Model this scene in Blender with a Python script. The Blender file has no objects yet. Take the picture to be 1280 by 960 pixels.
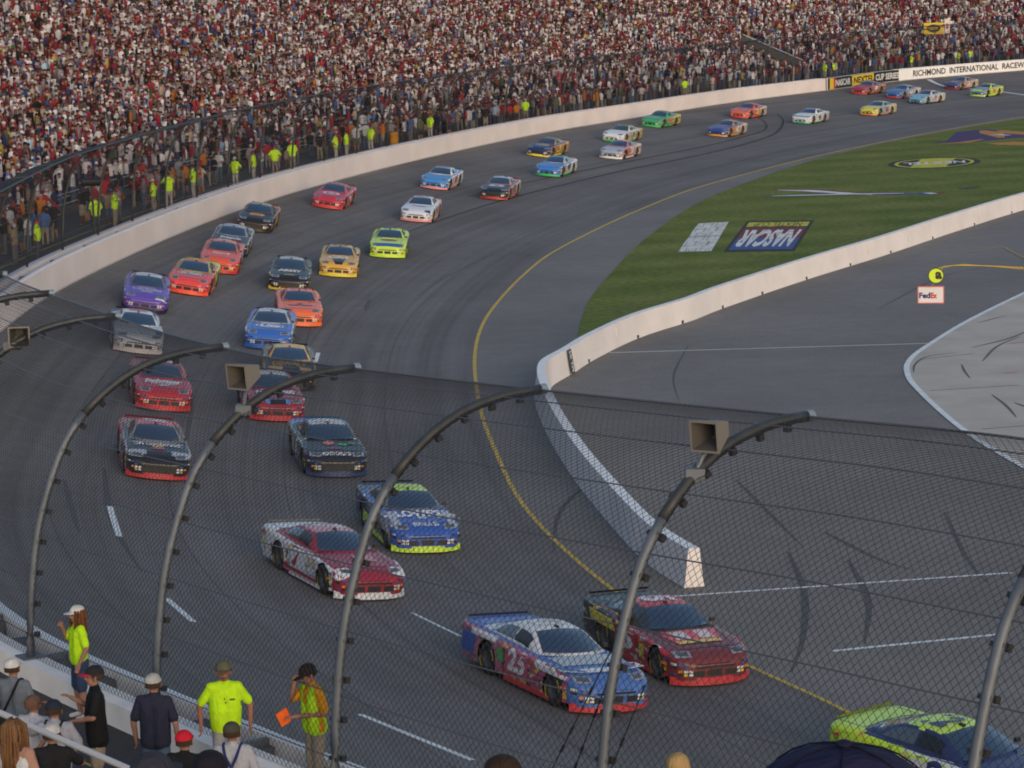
import bpy, bmesh, math, random
import numpy as np
from mathutils import Vector, Matrix
from mathutils.bvhtree import BVHTree
R = math.radians
rnd = random.Random(7)
S = bpy.context.scene

# ---------------------------------------------------------------- camera, light, exposure
F_PX, CAM_Z = 3300.0, 14.3
PITCH, ROLL = math.atan(520/3300), R(1.5)
cam_d = bpy.data.cameras.new('camera'); cam = bpy.data.objects.new('camera', cam_d); S.collection.objects.link(cam); S.camera = cam
cam_d.sensor_width = 36; cam_d.lens = 36*F_PX/1280; cam_d.clip_start = 0.2; cam_d.clip_end = 3000
_f = Vector((0, math.cos(PITCH), -math.sin(PITCH))); _u = Vector((0, math.sin(PITCH), math.cos(PITCH))); _r = Vector((1, 0, 0))
CR = _r*math.cos(ROLL) - _u*math.sin(ROLL); CU = _u*math.cos(ROLL) + _r*math.sin(ROLL)
EYE = Vector((0, 0, CAM_Z))
m3 = Matrix((CR, CU, -_f)).transposed(); cam.matrix_world = Matrix.Translation(EYE) @ m3.to_4x4()
W = bpy.data.worlds.new('World'); S.world = W; W.use_nodes = True
nt = W.node_tree; bg = nt.nodes['Background']; sky = nt.nodes.new('ShaderNodeTexSky'); sky.sky_type = 'NISHITA'; sky.sun_disc = False
SUN_EL, SUN_AZ = R(14), R(162)      # azimuth from +Y (view direction) towards +X: behind the camera, to the right
sky.sun_elevation = SUN_EL; sky.sun_rotation = SUN_AZ; sky.air_density = 1.0; sky.dust_density = 2.0; sky.altitude = 0
nt.links.new(sky.outputs[0], bg.inputs[0]); bg.inputs[1].default_value = 0.132
sd = bpy.data.lights.new('sun', 'SUN'); sd.energy = 0.36; sd.angle = R(30); sd.color = (1, 0.88, 0.85)
sun = bpy.data.objects.new('sun', sd); S.collection.objects.link(sun)
sdir = Vector((math.sin(SUN_AZ)*math.cos(SUN_EL), math.cos(SUN_AZ)*math.cos(SUN_EL), math.sin(SUN_EL)))
sun.rotation_euler = sdir.to_track_quat('Z', 'Y').to_euler(); sun.location = sdir*50
S.view_settings.view_transform = 'Standard'; S.view_settings.look = 'None'; S.view_settings.exposure = 0.62; S.view_settings.gamma = 1
S.render.engine = 'CYCLES'; S.cycles.filter_width = 1.9

def ray(px, py): return (CR*((px-640)/F_PX) + CU*((480-py)/F_PX) + _f).normalized()
def G(px, py, Z=0.0):
    d = ray(px, py); return EYE + d*((Z-CAM_Z)/d.z)
def pix(P):
    v = Vector(P)-EYE; return (640+F_PX*v.dot(CR)/v.dot(_f), 480-F_PX*v.dot(CU)/v.dot(_f))

# ---------------------------------------------------------------- helpers
_mats = {}
def mat(name, col, rough=0.6, metal=0.0, spec=0.5, coat=0.0, noise=None, emit=None):
    if name in _mats: return _mats[name]
    m = bpy.data.materials.new(name); m.use_nodes = True; n = m.node_tree.nodes; b = n['Principled BSDF']
    b.inputs['Base Color'].default_value = (*col, 1); b.inputs['Roughness'].default_value = rough; b.inputs['Metallic'].default_value = metal
    b.inputs['Specular IOR Level'].default_value = spec; b.inputs['Coat Weight'].default_value = coat; b.inputs['Coat Roughness'].default_value = 0.15
    m.diffuse_color = (*col, 1)
    if noise:                                   # (scale, amount): mottled colour of the surface itself
        sc, am = noise; L = m.node_tree.links
        tc = n.new('ShaderNodeTexCoord'); t = n.new('ShaderNodeTexNoise'); t.inputs['Scale'].default_value = sc; t.inputs['Detail'].default_value = 8
        r = n.new('ShaderNodeMapRange'); r.inputs[1].default_value = .3; r.inputs[2].default_value = .7; r.inputs[3].default_value = 1-am; r.inputs[4].default_value = 1+am
        x = n.new('ShaderNodeVectorMath'); x.operation = 'SCALE'; x.inputs[0].default_value = col
        L.new(tc.outputs['Object'], t.inputs['Vector']); L.new(t.outputs[0], r.inputs[0]); L.new(r.outputs[0], x.inputs['Scale']); L.new(x.outputs[0], b.inputs['Base Color'])
    if emit: b.inputs['Emission Color'].default_value = (*emit[0], 1); b.inputs['Emission Strength'].default_value = emit[1]
    _mats[name] = m; return m

def mesh(name, V, Fc, mats=(), mi=None, smooth=False):
    me = bpy.data.meshes.new(name); me.from_pydata([tuple(v) for v in V], [], [tuple(f) for f in Fc])
    for m in (mats if isinstance(mats, (list, tuple)) else [mats]): me.materials.append(m)
    if mi is not None: me.polygons.foreach_set('material_index', np.asarray(mi, dtype=np.int32))
    if smooth: me.polygons.foreach_set('use_smooth', [True]*len(me.polygons))
    me.update(); return me
def link(name, me, parent=None, **tags):
    o = bpy.data.objects.new(name, me); S.collection.objects.link(o)
    if parent is not None: o.parent = parent
    for k, v in tags.items():
        if v is not None: o['category' if k == 'cat' else k] = v
    return o
def thing(name, label, cat, loc=(0, 0, 0), rz=0.0, group=None):
    o = link(name, None, None, label=label, cat=cat, group=group); o.location = loc; o.rotation_euler = (0, 0, rz); o.empty_display_size = .2; return o

class MB:                                       # mesh collector
    def __init__(s): s.V = []; s.F = []; s.M = []
    def add(s, V, Fc, m=0):
        k = len(s.V); s.V += [Vector(v) for v in V]; s.F += [tuple(i+k for i in f) for f in Fc]; s.M += [m]*len(Fc); return s
    def box(s, c, d, ax=None, m=0):             # centre, full size, axes
        c = Vector(c); A = ax or (Vector((1, 0, 0)), Vector((0, 1, 0)), Vector((0, 0, 1)))
        V = [c + A[0]*(d[0]*i/2) + A[1]*(d[1]*j/2) + A[2]*(d[2]*k/2) for i in (-1, 1) for j in (-1, 1) for k in (-1, 1)]
        return s.add(V, [(0, 1, 3, 2), (4, 6, 7, 5), (0, 4, 5, 1), (2, 3, 7, 6), (0, 2, 6, 4), (1, 5, 7, 3)], m)
    def tube(s, P, r, n=6, m=0, cap=True):
        P = [Vector(p) for p in P]; rr = r if isinstance(r, (list, tuple)) else [r]*len(P); V = []; Fc = []
        for i, p in enumerate(P):
            t = (P[min(i+1, len(P)-1)]-P[max(i-1, 0)]).normalized(); a = t.cross(Vector((0, 0, 1)))
            if a.length < .05: a = t.cross(Vector((0, 1, 0)))
            a.normalize(); b = t.cross(a)
            V += [p+a*(rr[i]*math.cos(2*math.pi*j/n))+b*(rr[i]*math.sin(2*math.pi*j/n)) for j in range(n)]
        for i in range(len(P)-1): Fc += [(i*n+j, i*n+(j+1) % n, (i+1)*n+(j+1) % n, (i+1)*n+j) for j in range(n)]
        if cap: Fc += [tuple(range(n-1, -1, -1)), tuple(range((len(P)-1)*n, len(P)*n))]
        return s.add(V, Fc, m)
    def ell(s, c, d, nu=14, nv=9, m=0, zmin=-1.0):
        V = []; Fc = []
        for i in range(nv+1):
            a = math.asin(zmin) + (math.pi/2-math.asin(zmin))*i/nv
            V += [(c[0]+d[0]*math.cos(a)*math.cos(2*math.pi*j/nu), c[1]+d[1]*math.cos(a)*math.sin(2*math.pi*j/nu), c[2]+d[2]*math.sin(a)) for j in range(nu)]
        for i in range(nv): Fc += [(i*nu+j, i*nu+(j+1) % nu, (i+1)*nu+(j+1) % nu, (i+1)*nu+j) for j in range(nu)]
        return s.add(V, Fc, m)
    def me(s, name, mats, smooth=False): return mesh(name, s.V, s.F, mats, s.M, smooth)
    def link(s, name, mats, parent=None, smooth=False, **t): return link(name, s.me(name, mats, smooth), parent, **t)

def catmull(P, n=12):
    P = [Vector(p) for p in P]; P = [P[0]*2-P[1]]+P+[P[-1]*2-P[-2]]; out = []
    for i in range(1, len(P)-2):
        a, b, c, d = P[i-1:i+3]
        for k in range(n):
            t = k/n; out.append(.5*((2*b)+(c-a)*t+(2*a-5*b+4*c-d)*t*t+(3*b-a-3*c+d)*t**3))
    out.append(P[-2]); return out
def resample(P, step):
    out = [P[0].copy()]; need = step
    for a, b in zip(P, P[1:]):
        L = (b-a).length; pos = 0.0
        while L-pos >= need: pos += need; out.append(a.lerp(b, pos/L)); need = step
        need -= (L-pos)
    return out
def smoothen(P, k):
    for _ in range(k): P = [P[0]]+[(P[i-1]+P[i]*2+P[i+1])/4 for i in range(1, len(P)-1)]+[P[-1]]
    return P

_tc = {}
def text_uv(txt, bold=0.0, shear=0.0):          # triangulated glyph outline in the unit square, with its aspect ratio
    key = (txt, bold, shear)
    if key in _tc: return _tc[key]
    c = bpy.data.curves.new('t', 'FONT'); c.body = txt; c.offset = bold; c.resolution_u = 3; c.shear = shear; c.align_x = 'CENTER'; c.space_line = .85
    o = bpy.data.objects.new('t', c); S.collection.objects.link(o); bpy.context.view_layer.update()
    me = bpy.data.meshes.new_from_object(o.evaluated_get(bpy.context.evaluated_depsgraph_get()))
    V = [v.co.copy() for v in me.vertices]; Fc = [tuple(p.vertices) for p in me.polygons]
    S.collection.objects.unlink(o); bpy.data.objects.remove(o); bpy.data.curves.remove(c); bpy.data.meshes.remove(me)
    x0 = min(v.x for v in V); x1 = max(v.x for v in V); y0 = min(v.y for v in V); y1 = max(v.y for v in V)
    V = [((v.x-x0)/(x1-x0), (v.y-y0)/(y1-y0)) for v in V]
    _tc[key] = (V, Fc, (x1-x0)/(y1-y0)); return _tc[key]
def quad_map(c, u, v):                          # corners: bottom-left, bottom-right, top-right, top-left
    return (c[0].lerp(c[1], u)).lerp(c[3].lerp(c[2], u), v)
def text_on(mb, txt, c, m=0, off=Vector((0, 0, 0)), bold=0.02, shear=0.0):
    V, Fc, _ = text_uv(txt, bold, shear); c = [Vector(x) for x in c]
    mb.add([quad_map(c, u, v)+off for u, v in V], Fc, m)

# ---------------------------------------------------------------- materials of the place
def asphalt(name, base, var, streak=True):
    m = bpy.data.materials.new(name); m.use_nodes = True; n = m.node_tree.nodes; L = m.node_tree.links; b = n['Principled BSDF']
    b.inputs['Roughness'].default_value = .85; b.inputs['Specular IOR Level'].default_value = .25
    at = n.new('ShaderNodeAttribute'); at.attribute_name = 'lane'         # x: metres along, y: across the racing surface
    tc = n.new('ShaderNodeTexCoord')
    def noise(vec, sc, det, scale=(1, 1, 1)):
        mp = n.new('ShaderNodeMapping'); mp.inputs['Scale'].default_value = scale; L.new(vec, mp.inputs[0])
        t = n.new('ShaderNodeTexNoise'); t.inputs['Scale'].default_value = sc; t.inputs['Detail'].default_value = det; L.new(mp.outputs[0], t.inputs['Vector']); return t.outputs[0]
    def mr(v, a, bb, c, d):
        r = n.new('ShaderNodeMapRange'); r.inputs[1].default_value = a; r.inputs[2].default_value = bb; r.inputs[3].default_value = c; r.inputs[4].default_value = d; L.new(v, r.inputs[0]); return r.outputs[0]
    def mul(a, c):
        x = n.new('ShaderNodeMath'); x.operation = 'MULTIPLY'; L.new(a, x.inputs[0]); L.new(c, x.inputs[1]); return x.outputs[0]
    v = mr(noise(tc.outputs['Object'], .11, 6), .35, .65, 1-var, 1+var)
    v = mul(v, mr(noise(tc.outputs['Object'], 14, 4), .3, .7, .82, 1.18))
    v = mul(v, mr(noise(tc.outputs['Object'], 1.3, 5), .3, .7, .93, 1.07))
    if streak:
        v = mul(v, mr(noise(at.outputs['Vector'], 1.0, 5, (.012, .9, 1)), .3, .7, .80, 1.16))
        v = mul(v, mr(noise(at.outputs['Vector'], 1.0, 3, (.03, 3.5, 1)), .45, .75, 1.05, .82))
    x = n.new('ShaderNodeVectorMath'); x.operation = 'SCALE'; x.inputs[0].default_value = base; L.new(v, x.inputs['Scale']); L.new(x.outputs[0], b.inputs['Base Color'])
    bp = n.new('ShaderNodeBump'); bp.inputs['Strength'].default_value = .25; bp.inputs['Distance'].default_value = .01
    L.new(noise(tc.outputs['Object'], 40, 3), bp.inputs['Height']); L.new(bp.outputs[0], b.inputs['Normal'])
    return m
M_TRACK = asphalt('track_asphalt', (.146, .136, .135), .12)
M_PIT = asphalt('pit_asphalt', (.180, .168, .160), .12, False)
M_PROM = asphalt('promenade_asphalt', (.062, .055, .054), .10, False)
M_CONC = mat('pit_concrete', (.44, .40, .355), .9, noise=(.5, .12))
M_WALL = mat('wall_white', (.67, .60, .60), .6, noise=(.35, .09))
M_PWALL = mat('pit_wall_white', (.66, .62, .63), .6, noise=(.7, .07))
M_NWALL = mat('near_wall_white', (.80, .74, .71), .7, noise=(1.5, .12))
M_TOP = mat('wall_top_paint', (.78, .77, .79), .6, noise=(1.2, .06))
M_WHITE = mat('white_line', (.68, .70, .72), .7, noise=(2, .12))
M_YEL = mat('yellow_line', (.52, .34, .035), .7, noise=(2, .15))
M_RUB = mat('rubber_mark', (.012, .012, .013), .8)
M_RUB2 = mat('rubber_smear', (.072, .070, .073), .85)
M_CRUB = mat('rubber_on_concrete', (.10, .10, .105), .85)
M_BLACK = mat('black', (.012, .012, .014), .5)
M_STEEL = mat('galvanised_steel', (.105, .12, .145), .55, .3, noise=(3, .2))
M_POSTD = mat('far_post_steel', (.05, .055, .06), .6, .3)
M_WIRE = mat('fence_wire', (.035, .033, .036), .6, .2)
M_CABLE = mat('cable_steel', (.12, .12, .13), .5, .5)
M_UPPER = mat('post_upper_dark', (.035, .038, .042), .55, .2, noise=(5, .25))  # upper, curved part of each near post, darker than the lower part
M_CAP = mat('post_cap', (.15, .20, .25), .5)
M_STAND = mat('stand_concrete', (.09, .085, .085), .9, noise=(.8, .15))
M_BENCH = mat('bench_aluminium', (.36, .36, .38), .5, .2)

def grass_mat():
    m = bpy.data.materials.new('grass'); m.use_nodes = True; n = m.node_tree.nodes; L = m.node_tree.links; b = n['Principled BSDF']; b.inputs['Roughness'].default_value = .95; b.inputs['Specular IOR Level'].default_value = .1
    tc = n.new('ShaderNodeTexCoord'); sx = n.new('ShaderNodeSeparateXYZ'); L.new(tc.outputs['Object'], sx.inputs[0])
    # mowing stripes run across the infield
    mp = n.new('ShaderNodeMapping'); mp.inputs['Rotation'].default_value = (0, 0, R(64)); L.new(tc.outputs['Object'], mp.inputs[0])
    wv = n.new('ShaderNodeTexWave'); wv.inputs['Scale'].default_value = .055; wv.inputs['Distortion'].default_value = .8; wv.inputs['Detail'].default_value = 2; L.new(mp.outputs[0], wv.inputs[0])
    n1 = n.new('ShaderNodeTexNoise'); n1.inputs['Scale'].default_value = .25; n1.inputs['Detail'].default_value = 7; L.new(tc.outputs['Object'], n1.inputs['Vector'])
    n2 = n.new('ShaderNodeTexNoise'); n2.inputs['Scale'].default_value = 3; n2.inputs['Detail'].default_value = 6; L.new(tc.outputs['Object'], n2.inputs['Vector'])
    r1 = n.new('ShaderNodeValToRGB'); r1.color_ramp.elements[0].position = .3; r1.color_ramp.elements[1].position = .72
    r1.color_ramp.elements[0].color = (.105, .142, .028, 1); r1.color_ramp.elements[1].color = (.182, .194, .055, 1); L.new(n1.outputs[0], r1.inputs[0])
    def mr(v, c, d, a=0., e=1.):
        r = n.new('ShaderNodeMapRange'); r.inputs[1].default_value = a; r.inputs[2].default_value = e; r.inputs[3].default_value = c; r.inputs[4].default_value = d; L.new(v, r.inputs[0]); return r.outputs[0]
    mu = n.new('ShaderNodeMath'); mu.operation = 'MULTIPLY'; L.new(mr(wv.outputs[0], .91, 1.08), mu.inputs[0]); L.new(mr(n2.outputs[0], .65, 1.35, .25, .75), mu.inputs[1])
    x = n.new('ShaderNodeVectorMath'); x.operation = 'SCALE'; L.new(r1.outputs[0], x.inputs[0]); L.new(mu.outputs[0], x.inputs['Scale']); L.new(x.outputs[0], b.inputs['Base Color'])
    return m
M_GRASS = grass_mat()

# ---------------------------------------------------------------- the outer wall's line (track face at its foot) and the yellow line
TOP_N, WH = 4.1, 1.2                            # near wall top, wall height
A = [G(374, 927, TOP_N), G(141, 828, TOP_N), G(0, 753, TOP_N)]
d0 = (A[0]-A[1]); d0.normalize()
def rot2(v, a): return Vector((v.x*math.cos(a)-v.y*math.sin(a), v.x*math.sin(a)+v.y*math.cos(a), 0))
near = []; p = A[0].copy(); d = d0.copy()
for k in range(4): d = rot2(d, R(3.0)); p = p+d*5.5; near.append(p.copy())
ctrl = [Vector((q.x, q.y, TOP_N-WH)) for q in near[::-1]+A]
ctrl.append(Vector((-16.0, 65.0, 2.2)))
for px, py, z in [(0, 416, 2.0), (119, 340, 1.9), (308, 260, 1.8), (480, 210.5, 1.7), (660, 170, 1.6), (803, 146, 1.5), (920, 127.5, 1.5), (1034, 113, 1.5), (1126, 101, 1.5), (1280, 88, 1.5)]:
    ctrl.append(G(px, py, z))
e = ctrl[-1]-ctrl[-2]; e.z = 0; e.normalize(); q = ctrl[-1].copy()
for k in range(4): e = rot2(e, R(-7)); q = q+e*16; ctrl.append(q.copy())
WL = smoothen(resample(catmull(ctrl, 24), .5), 40)
NW = len(WL); WT = []; WN = []                  # tangent (away from the near end) and outward normal
for i in range(NW):
    t = WL[min(i+3, NW-1)]-WL[max(i-3, 0)]; t.z = 0; t.normalize(); WT.append(t); WN.append(Vector((-t.y, t.x, 0)))
if (WN[NW//2]-Vector((-1, 0, 0))).length > 1.42: WN = [-v for v in WN]
def wpt(i, off=0.0, dz=0.0):
    i = max(0.0, min(NW-1.001, i)); k = int(i); f = i-k; P = WL[k].lerp(WL[k+1], f)+WN[k].lerp(WN[k+1], f)*off; P.z += dz; return P
def wfind(px, off, dz, lo, hi):                 # index along the wall whose offset point shows at picture column px
    best = min(range(lo, hi), key=lambda i: abs(pix(wpt(i, off, dz))[0]-px)); return best
I_FAR = min(range(NW), key=lambda i: (WL[i]-G(0, 416, 2.0)).length)
I_GAP = min(range(NW), key=lambda i: (WL[i]-Vector((-16.0, 65.0, 2.2))).length)

yl = [G(1180, 960), G(1050, 882), G(940, 835), G(780, 748), G(660, 640), G(618, 560), G(600, 510), G(593, 450), G(601, 410), G(620, 380), G(655, 343), G(700, 310), G(800, 262), G(900, 226), G(1080, 182), G(1280, 146), G(1480, 121)]
dd = (yl[0]-yl[1]).normalized(); yl = [yl[0]+dd*22, yl[0]+dd*10]+yl
YL = smoothen(resample(catmull(yl, 20), .5), 20)

# ruled racing surface between the two
YA = np.array([v[:] for v in YL])
ROWS = 16; idx = list(range(0, NW, 4)); TV = []; TF = []; lane = []; last = 0
pair = []
for i in idx:
    w = np.array(WL[i][:]); dd_ = np.hypot(YA[:, 0]-w[0], YA[:, 1]-w[1]); j = int(dd_.argmin()); j = max(j, last); last = j; pair.append(j)
pair = np.convolve(np.pad(np.array(pair, float), 6, mode='edge'), np.ones(13)/13, 'valid')
for a, i in enumerate(idx):
    j = pair[a]; k = min(int(j), len(YL)-2); y = YL[k].lerp(YL[k+1], j-k); w = WL[i]
    L_ = (y-w).length
    for b_ in range(ROWS+1):
        f = b_/ROWS; P = y.lerp(w, f); P.z = w.z*(f**2.1); TV.append(P); lane.append((i*.5, f*L_, 0))
for a in range(len(idx)-1):
    for b_ in range(ROWS): k = a*(ROWS+1)+b_; TF.append((k, k+1, k+ROWS+2, k+ROWS+1))
tm = mesh('racing_surface', TV, TF, M_TRACK, smooth=True)
at = tm.attributes.new('lane', 'FLOAT_VECTOR', 'POINT'); at.data.foreach_set('vector', np.array(lane, dtype=np.float32).ravel())
link('racing_surface', tm, kind='structure')
GV = [Vector((x, y, -.012)) for x, y in ((-1500, -600), (1500, -600), (1500, 2200), (-1500, 2200))]
gm = mesh('ground', GV, [(0, 1, 2, 3)], M_PIT)
link('ground', gm, kind='structure')
BV = BVHTree.FromPolygons([v[:] for v in TV]+[v[:] for v in GV], TF+[tuple(i+len(TV) for i in (0, 1, 2, 3))])
def hit(px, py):
    h = BV.ray_cast(EYE, ray(px, py)); n = h[1]; n = n if n.z > 0 else -n; return h[0], n
def surf(x, y):
    h = BV.ray_cast(Vector((x, y, 40)), Vector((0, 0, -1))); n = h[1]; return h[0], (n if n.z > 0 else -n)

def strip(name, pts, width, m, dz=.006, world=False, kind='structure', n=10, wv=None, step=.8, **t):   # a painted line laid on whatever surface is below
    P = pts if world else [hit(*p)[0] for p in pts]
    if len(P) > 2: P = catmull(P, n)
    P = resample(P, min(step, max(.05, (P[-1]-P[0]).length/3)))
    V = []; Fc = []
    for i, p in enumerate(P):
        t_ = P[min(i+1, len(P)-1)]-P[max(i-1, 0)]; t_.z = 0; t_.normalize(); nn = Vector((-t_.y, t_.x, 0)); w = width*((wv[0]+(wv[1]-wv[0])*i/(len(P)-1))*max(.12, math.sin(math.pi*i/(len(P)-1)))**.45 if wv else 1)
        for s_ in (-1, 1):
            q = p+nn*(s_*w/2); h, _ = surf(q.x, q.y); V.append(Vector((q.x, q.y, h.z+dz)))
    for i in range(len(P)-1): Fc.append((2*i, 2*i+1, 2*i+3, 2*i+2))
    return link(name, mesh(name, V, Fc, m), kind=kind, **t)

strip('yellow_line_marking', YL, .13, M_YEL, .008, True)
for fr_ in (3, 6, 9, 12):                       # paving joints between the lanes
    strip('joint_marking', [TV[a*(ROWS+1)+fr_] for a in range(2, len(idx)-2)], .035, M_RUB2, .004, True, step=1.6)
for a_, b_ in [((137, 633), (149, 671)), ((208, 748), (253, 787)), ((450, 893), (592, 951)), ((398, 441), (394, 453)), ((515, 766), (585, 800))]:
    strip('lane_marking', [a_, b_], .16 if a_[0] != 515 else .08, M_WHITE)
for a_, b_, w in [((762, 441), (1170, 429), .10), ((808, 748), (1280, 715), .11), ((1040, 814), (1300, 788), .13)]: strip('pit_marking', [a_, b_], w, M_WHITE)
strip('start_marking', [(1112, 100), (1172, 105), (1232, 112), (1330, 124)], .5, M_WHITE)
# rubber laid on the track
for pts, w, m in [([(972, 142), (979, 152), (970, 166), (945, 176), (905, 187), (850, 199), (780, 213), (700, 232), (630, 250), (560, 272), (480, 300)], .36, M_RUB),
                  ([(946, 146), (956, 153), (956, 162), (930, 171), (880, 183), (820, 195), (740, 211), (660, 228), (580, 247)], .30, M_RUB),
                  ([(462, 374), (456, 390)], .26, M_RUB2), ([(396, 388), (391, 402)], .2, M_RUB2),
                  ([(640, 306), (560, 345), (520, 372)], .12, M_RUB2), ([(440, 345), (400, 380), (380, 440), (376, 470)], .10, M_RUB2),
                  ([(130, 585), (140, 650), (180, 720)], .22, M_RUB2), ([(80, 600), (100, 670)], .2, M_RUB2), ([(240, 500), (232, 560)], .2, M_RUB2),
                  ([(985, 690), (1005, 740), (1003, 800), (985, 850)], .22, M_RUB2), ([(1060, 700), (1085, 750), (1080, 810)], .2, M_RUB2),
                  ([(1030, 665), (1100, 700), (1150, 715)], .20, M_RUB2), ([(920, 600), (960, 640), (1010, 690)], .16, M_RUB2),
                  ([(1180, 640), (1210, 700), (1240, 735)], .16, M_RUB2), ([(860, 432), (842, 470), (850, 505)], .10, M_RUB2),
                  ([(740, 600), (700, 640), (690, 700)], .16, M_RUB2), ([(1100, 385), (1180, 345), (1260, 330)], .14, M_RUB2)]:
    strip('skid_marking', pts, w, m, .004, wv=(1, .6))

# concrete pit apron with its white edge
ap = [(1290, 362), (1240, 386), (1200, 407), (1160, 432), (1142, 445), (1134, 456), (1134, 466), (1142, 481), (1180, 518), (1225, 552), (1290, 590), (1500, 700), (1700, 760), (1700, 300), (1500, 290)]
apc = catmull([G(x, y, .004) for x, y in ap[:11]], 8)+[G(x, y, .004) for x, y in ap[11:]]
link('pit_apron', mesh('pit_apron', apc, [tuple(range(len(apc)))], M_CONC), kind='structure')
strip('apron_marking', ap[:11], .20, M_WHITE, .022)
for pts, w in [([(1162, 489), (1290, 481)], .06), ([(1228, 537), (1290, 532)], .06), ([(1150, 450), (1230, 441)], .05)]: strip('joint_marking', pts, w, M_RUB2, .020)
for pts, w in [([(1215, 435), (1260, 424), (1290, 412)], .14), ([(1228, 452), (1246, 434), (1275, 421)], .12), ([(1202, 456), (1206, 465), (1214, 475)], .10), ([(1240, 494), (1258, 508), (1272, 524)], .12), ([(1222, 404), (1262, 394)], .10), ([(1142, 466), (1144, 456), (1160, 446), (1200, 441)], .10), ([(1268, 504), (1290, 512)], .14)]:
    strip('skid_marking', pts, w, M_CRUB, .022, wv=(1, .8), step=.4)
M_PINK = mat('pink_paint', (.65, .12, .12), .7)
for pts in [[(1255, 467), (1271, 466)], [(1262, 430), (1285, 428)]]: strip('pit_box_marking', pts, .12, M_PINK, .024)

# ---------------------------------------------------------------- infield grass
gb = [(722, 421), (728, 396), (740, 370), (765, 340), (800, 304), (850, 267), (900, 241), (1000, 205), (1100, 180), (1200, 161), (1290, 147), (1450, 128)]
gl = catmull([G(x, y, .01) for x, y in gb], 8)
pw_r = [(699, 478), (706, 469), (734, 450), (792, 422), (860, 400), (895, 386), (1000, 350), (1100, 319), (1190, 289), (1290, 258), (1450, 215), (1600, 180)]
pitR = catmull([G(x, y) for x, y in pw_r], 8)
Wg = gl+[v+Vector((0, 0, .01)) for v in pitR[::-1][:-10]]
bm = bmesh.new(); vs = [bm.verts.new(v) for v in Wg]; bm.faces.new(vs); bmesh.ops.triangulate(bm, faces=bm.faces[:]); me = bpy.data.meshes.new('infield_grass'); bm.to_mesh(me); bm.free(); me.materials.append(M_GRASS)
link('infield_grass', me, kind='structure')
# painted marks on the grass
P_W = mat('turf_paint_white', (.62, .62, .60), .9, noise=(1.5, .3)); P_Y = mat('turf_paint_yellow', (.50, .46, .03), .9, noise=(1.5, .2)); P_R = mat('turf_paint_maroon', (.16, .02, .03), .9, noise=(1.5, .2))
P_B = mat('turf_paint_blue', (.03, .08, .26), .9, noise=(1.5, .2)); P_K = mat('turf_paint_black', (.014, .016, .012), .9); P_P = mat('turf_paint_purple', (.045, .02, .11), .9, noise=(1.5, .2)); P_O = mat('turf_paint_orange', (.45, .20, .03), .9)
def quadm(mb, c, m, z, u0=0, u1=1, v0=0, v1=1):
    c = [Vector(x) for x in c]; off = Vector((0, 0, z)); mb.add([quad_map(c, u, v)+off for u, v in ((u0, v0), (u1, v0), (u1, v1), (u0, v1))], [(0, 1, 2, 3)], m)
TM = [P_W, P_Y, P_R, P_B, P_K, P_P, P_O]
mb = MB(); c = [G(x, y, .014) for x, y in ((904, 315), (993, 314), (1018, 275), (934, 276))]
quadm(mb, c, 4, 0); quadm(mb, c, 3, .004, .05, .95, .06, .40); quadm(mb, c, 2, .004, .05, .95, .40, .76); quadm(mb, c, 1, .004, .05, .95, .79, .94)
ti = [quad_map([Vector(x) for x in c], u, v) for u, v in ((.91, .68), (.09, .68), (.09, .14), (.91, .14))]
text_on(mb, 'NASCAR', ti, 0, Vector((0, 0, .008)), .045, .25)
t2 = [quad_map([Vector(x) for x in c], u, v) for u, v in ((.85, .93), (.15, .93), (.15, .79), (.85, .79))]; text_on(mb, 'NEXTEL CUP', t2, 4, Vector((0, 0, .008)), .0)
mb.link('turf_logo_marking', TM, kind='structure')
mb = MB(); c = [G(x, y, .014) for x, y in ((847, 315), (889, 314), (911, 277), (873, 279))]
TM.append(mat('turf_paint_thin_white', (.30, .32, .26), .9, noise=(1.5, .3))); quadm(mb, c, 7, 0)
t3 = [c[2], c[3], c[0], c[1]]; text_on(mb, 'RICHMOND\nRICHMOND', t3, 0, Vector((0, 0, .004)), .11); mb.link('turf_word_marking', TM, kind='structure')
mb = MB(); cc = G(1168, 203.5, .014); ex = G(1226, 201, .014)-cc; ey = G(1166, 197, .014)-cc
def disc(mb, cc, ex, ey, m, z, r0=0., r1=1., n=40, a0=0, a1=2*math.pi):
    V = []
    for i in range(n+1):
        a = a0+(a1-a0)*i/n
        for r in (r0, r1): V.append(cc+ex*(r*math.cos(a))+ey*(r*math.sin(a))+Vector((0, 0, z)))
    mb.add(V, [(2*i, 2*i+1, 2*i+3, 2*i+2) for i in range(n)], m)
disc(mb, cc, ex, ey, 4, 0); disc(mb, cc, ex, ey, 1, .004, .78, .86)
quadm(mb, [cc+ex*a+ey*b for a, b in ((-.55, -.75), (.2, -.85), (.5, .75), (-.25, .85))], 1, .006)
text_on(mb, 'NEXTEL', [cc+ex*a+ey*b for a, b in ((.66, .22), (-.66, .22), (-.66, -.24), (.66, -.24))], 0, Vector((0, 0, .010)), .03)
mb.link('turf_oval_marking', TM, kind='structure')
mb = MB()
def band(mb, pts, ws, m, z=.016):
    P = [G(x, y, z) for x, y in pts]; V = []
    for i, p in enumerate(P):
        t_ = (P[min(i+1, len(P)-1)]-P[max(i-1, 0)]).normalized(); nn = Vector((-t_.y, t_.x, 0)); V += [p-nn*ws[i]/2, p+nn*ws[i]/2]
    mb.add(V, [(2*i, 2*i+1, 2*i+3, 2*i+2) for i in range(len(P)-1)], m)
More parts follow.
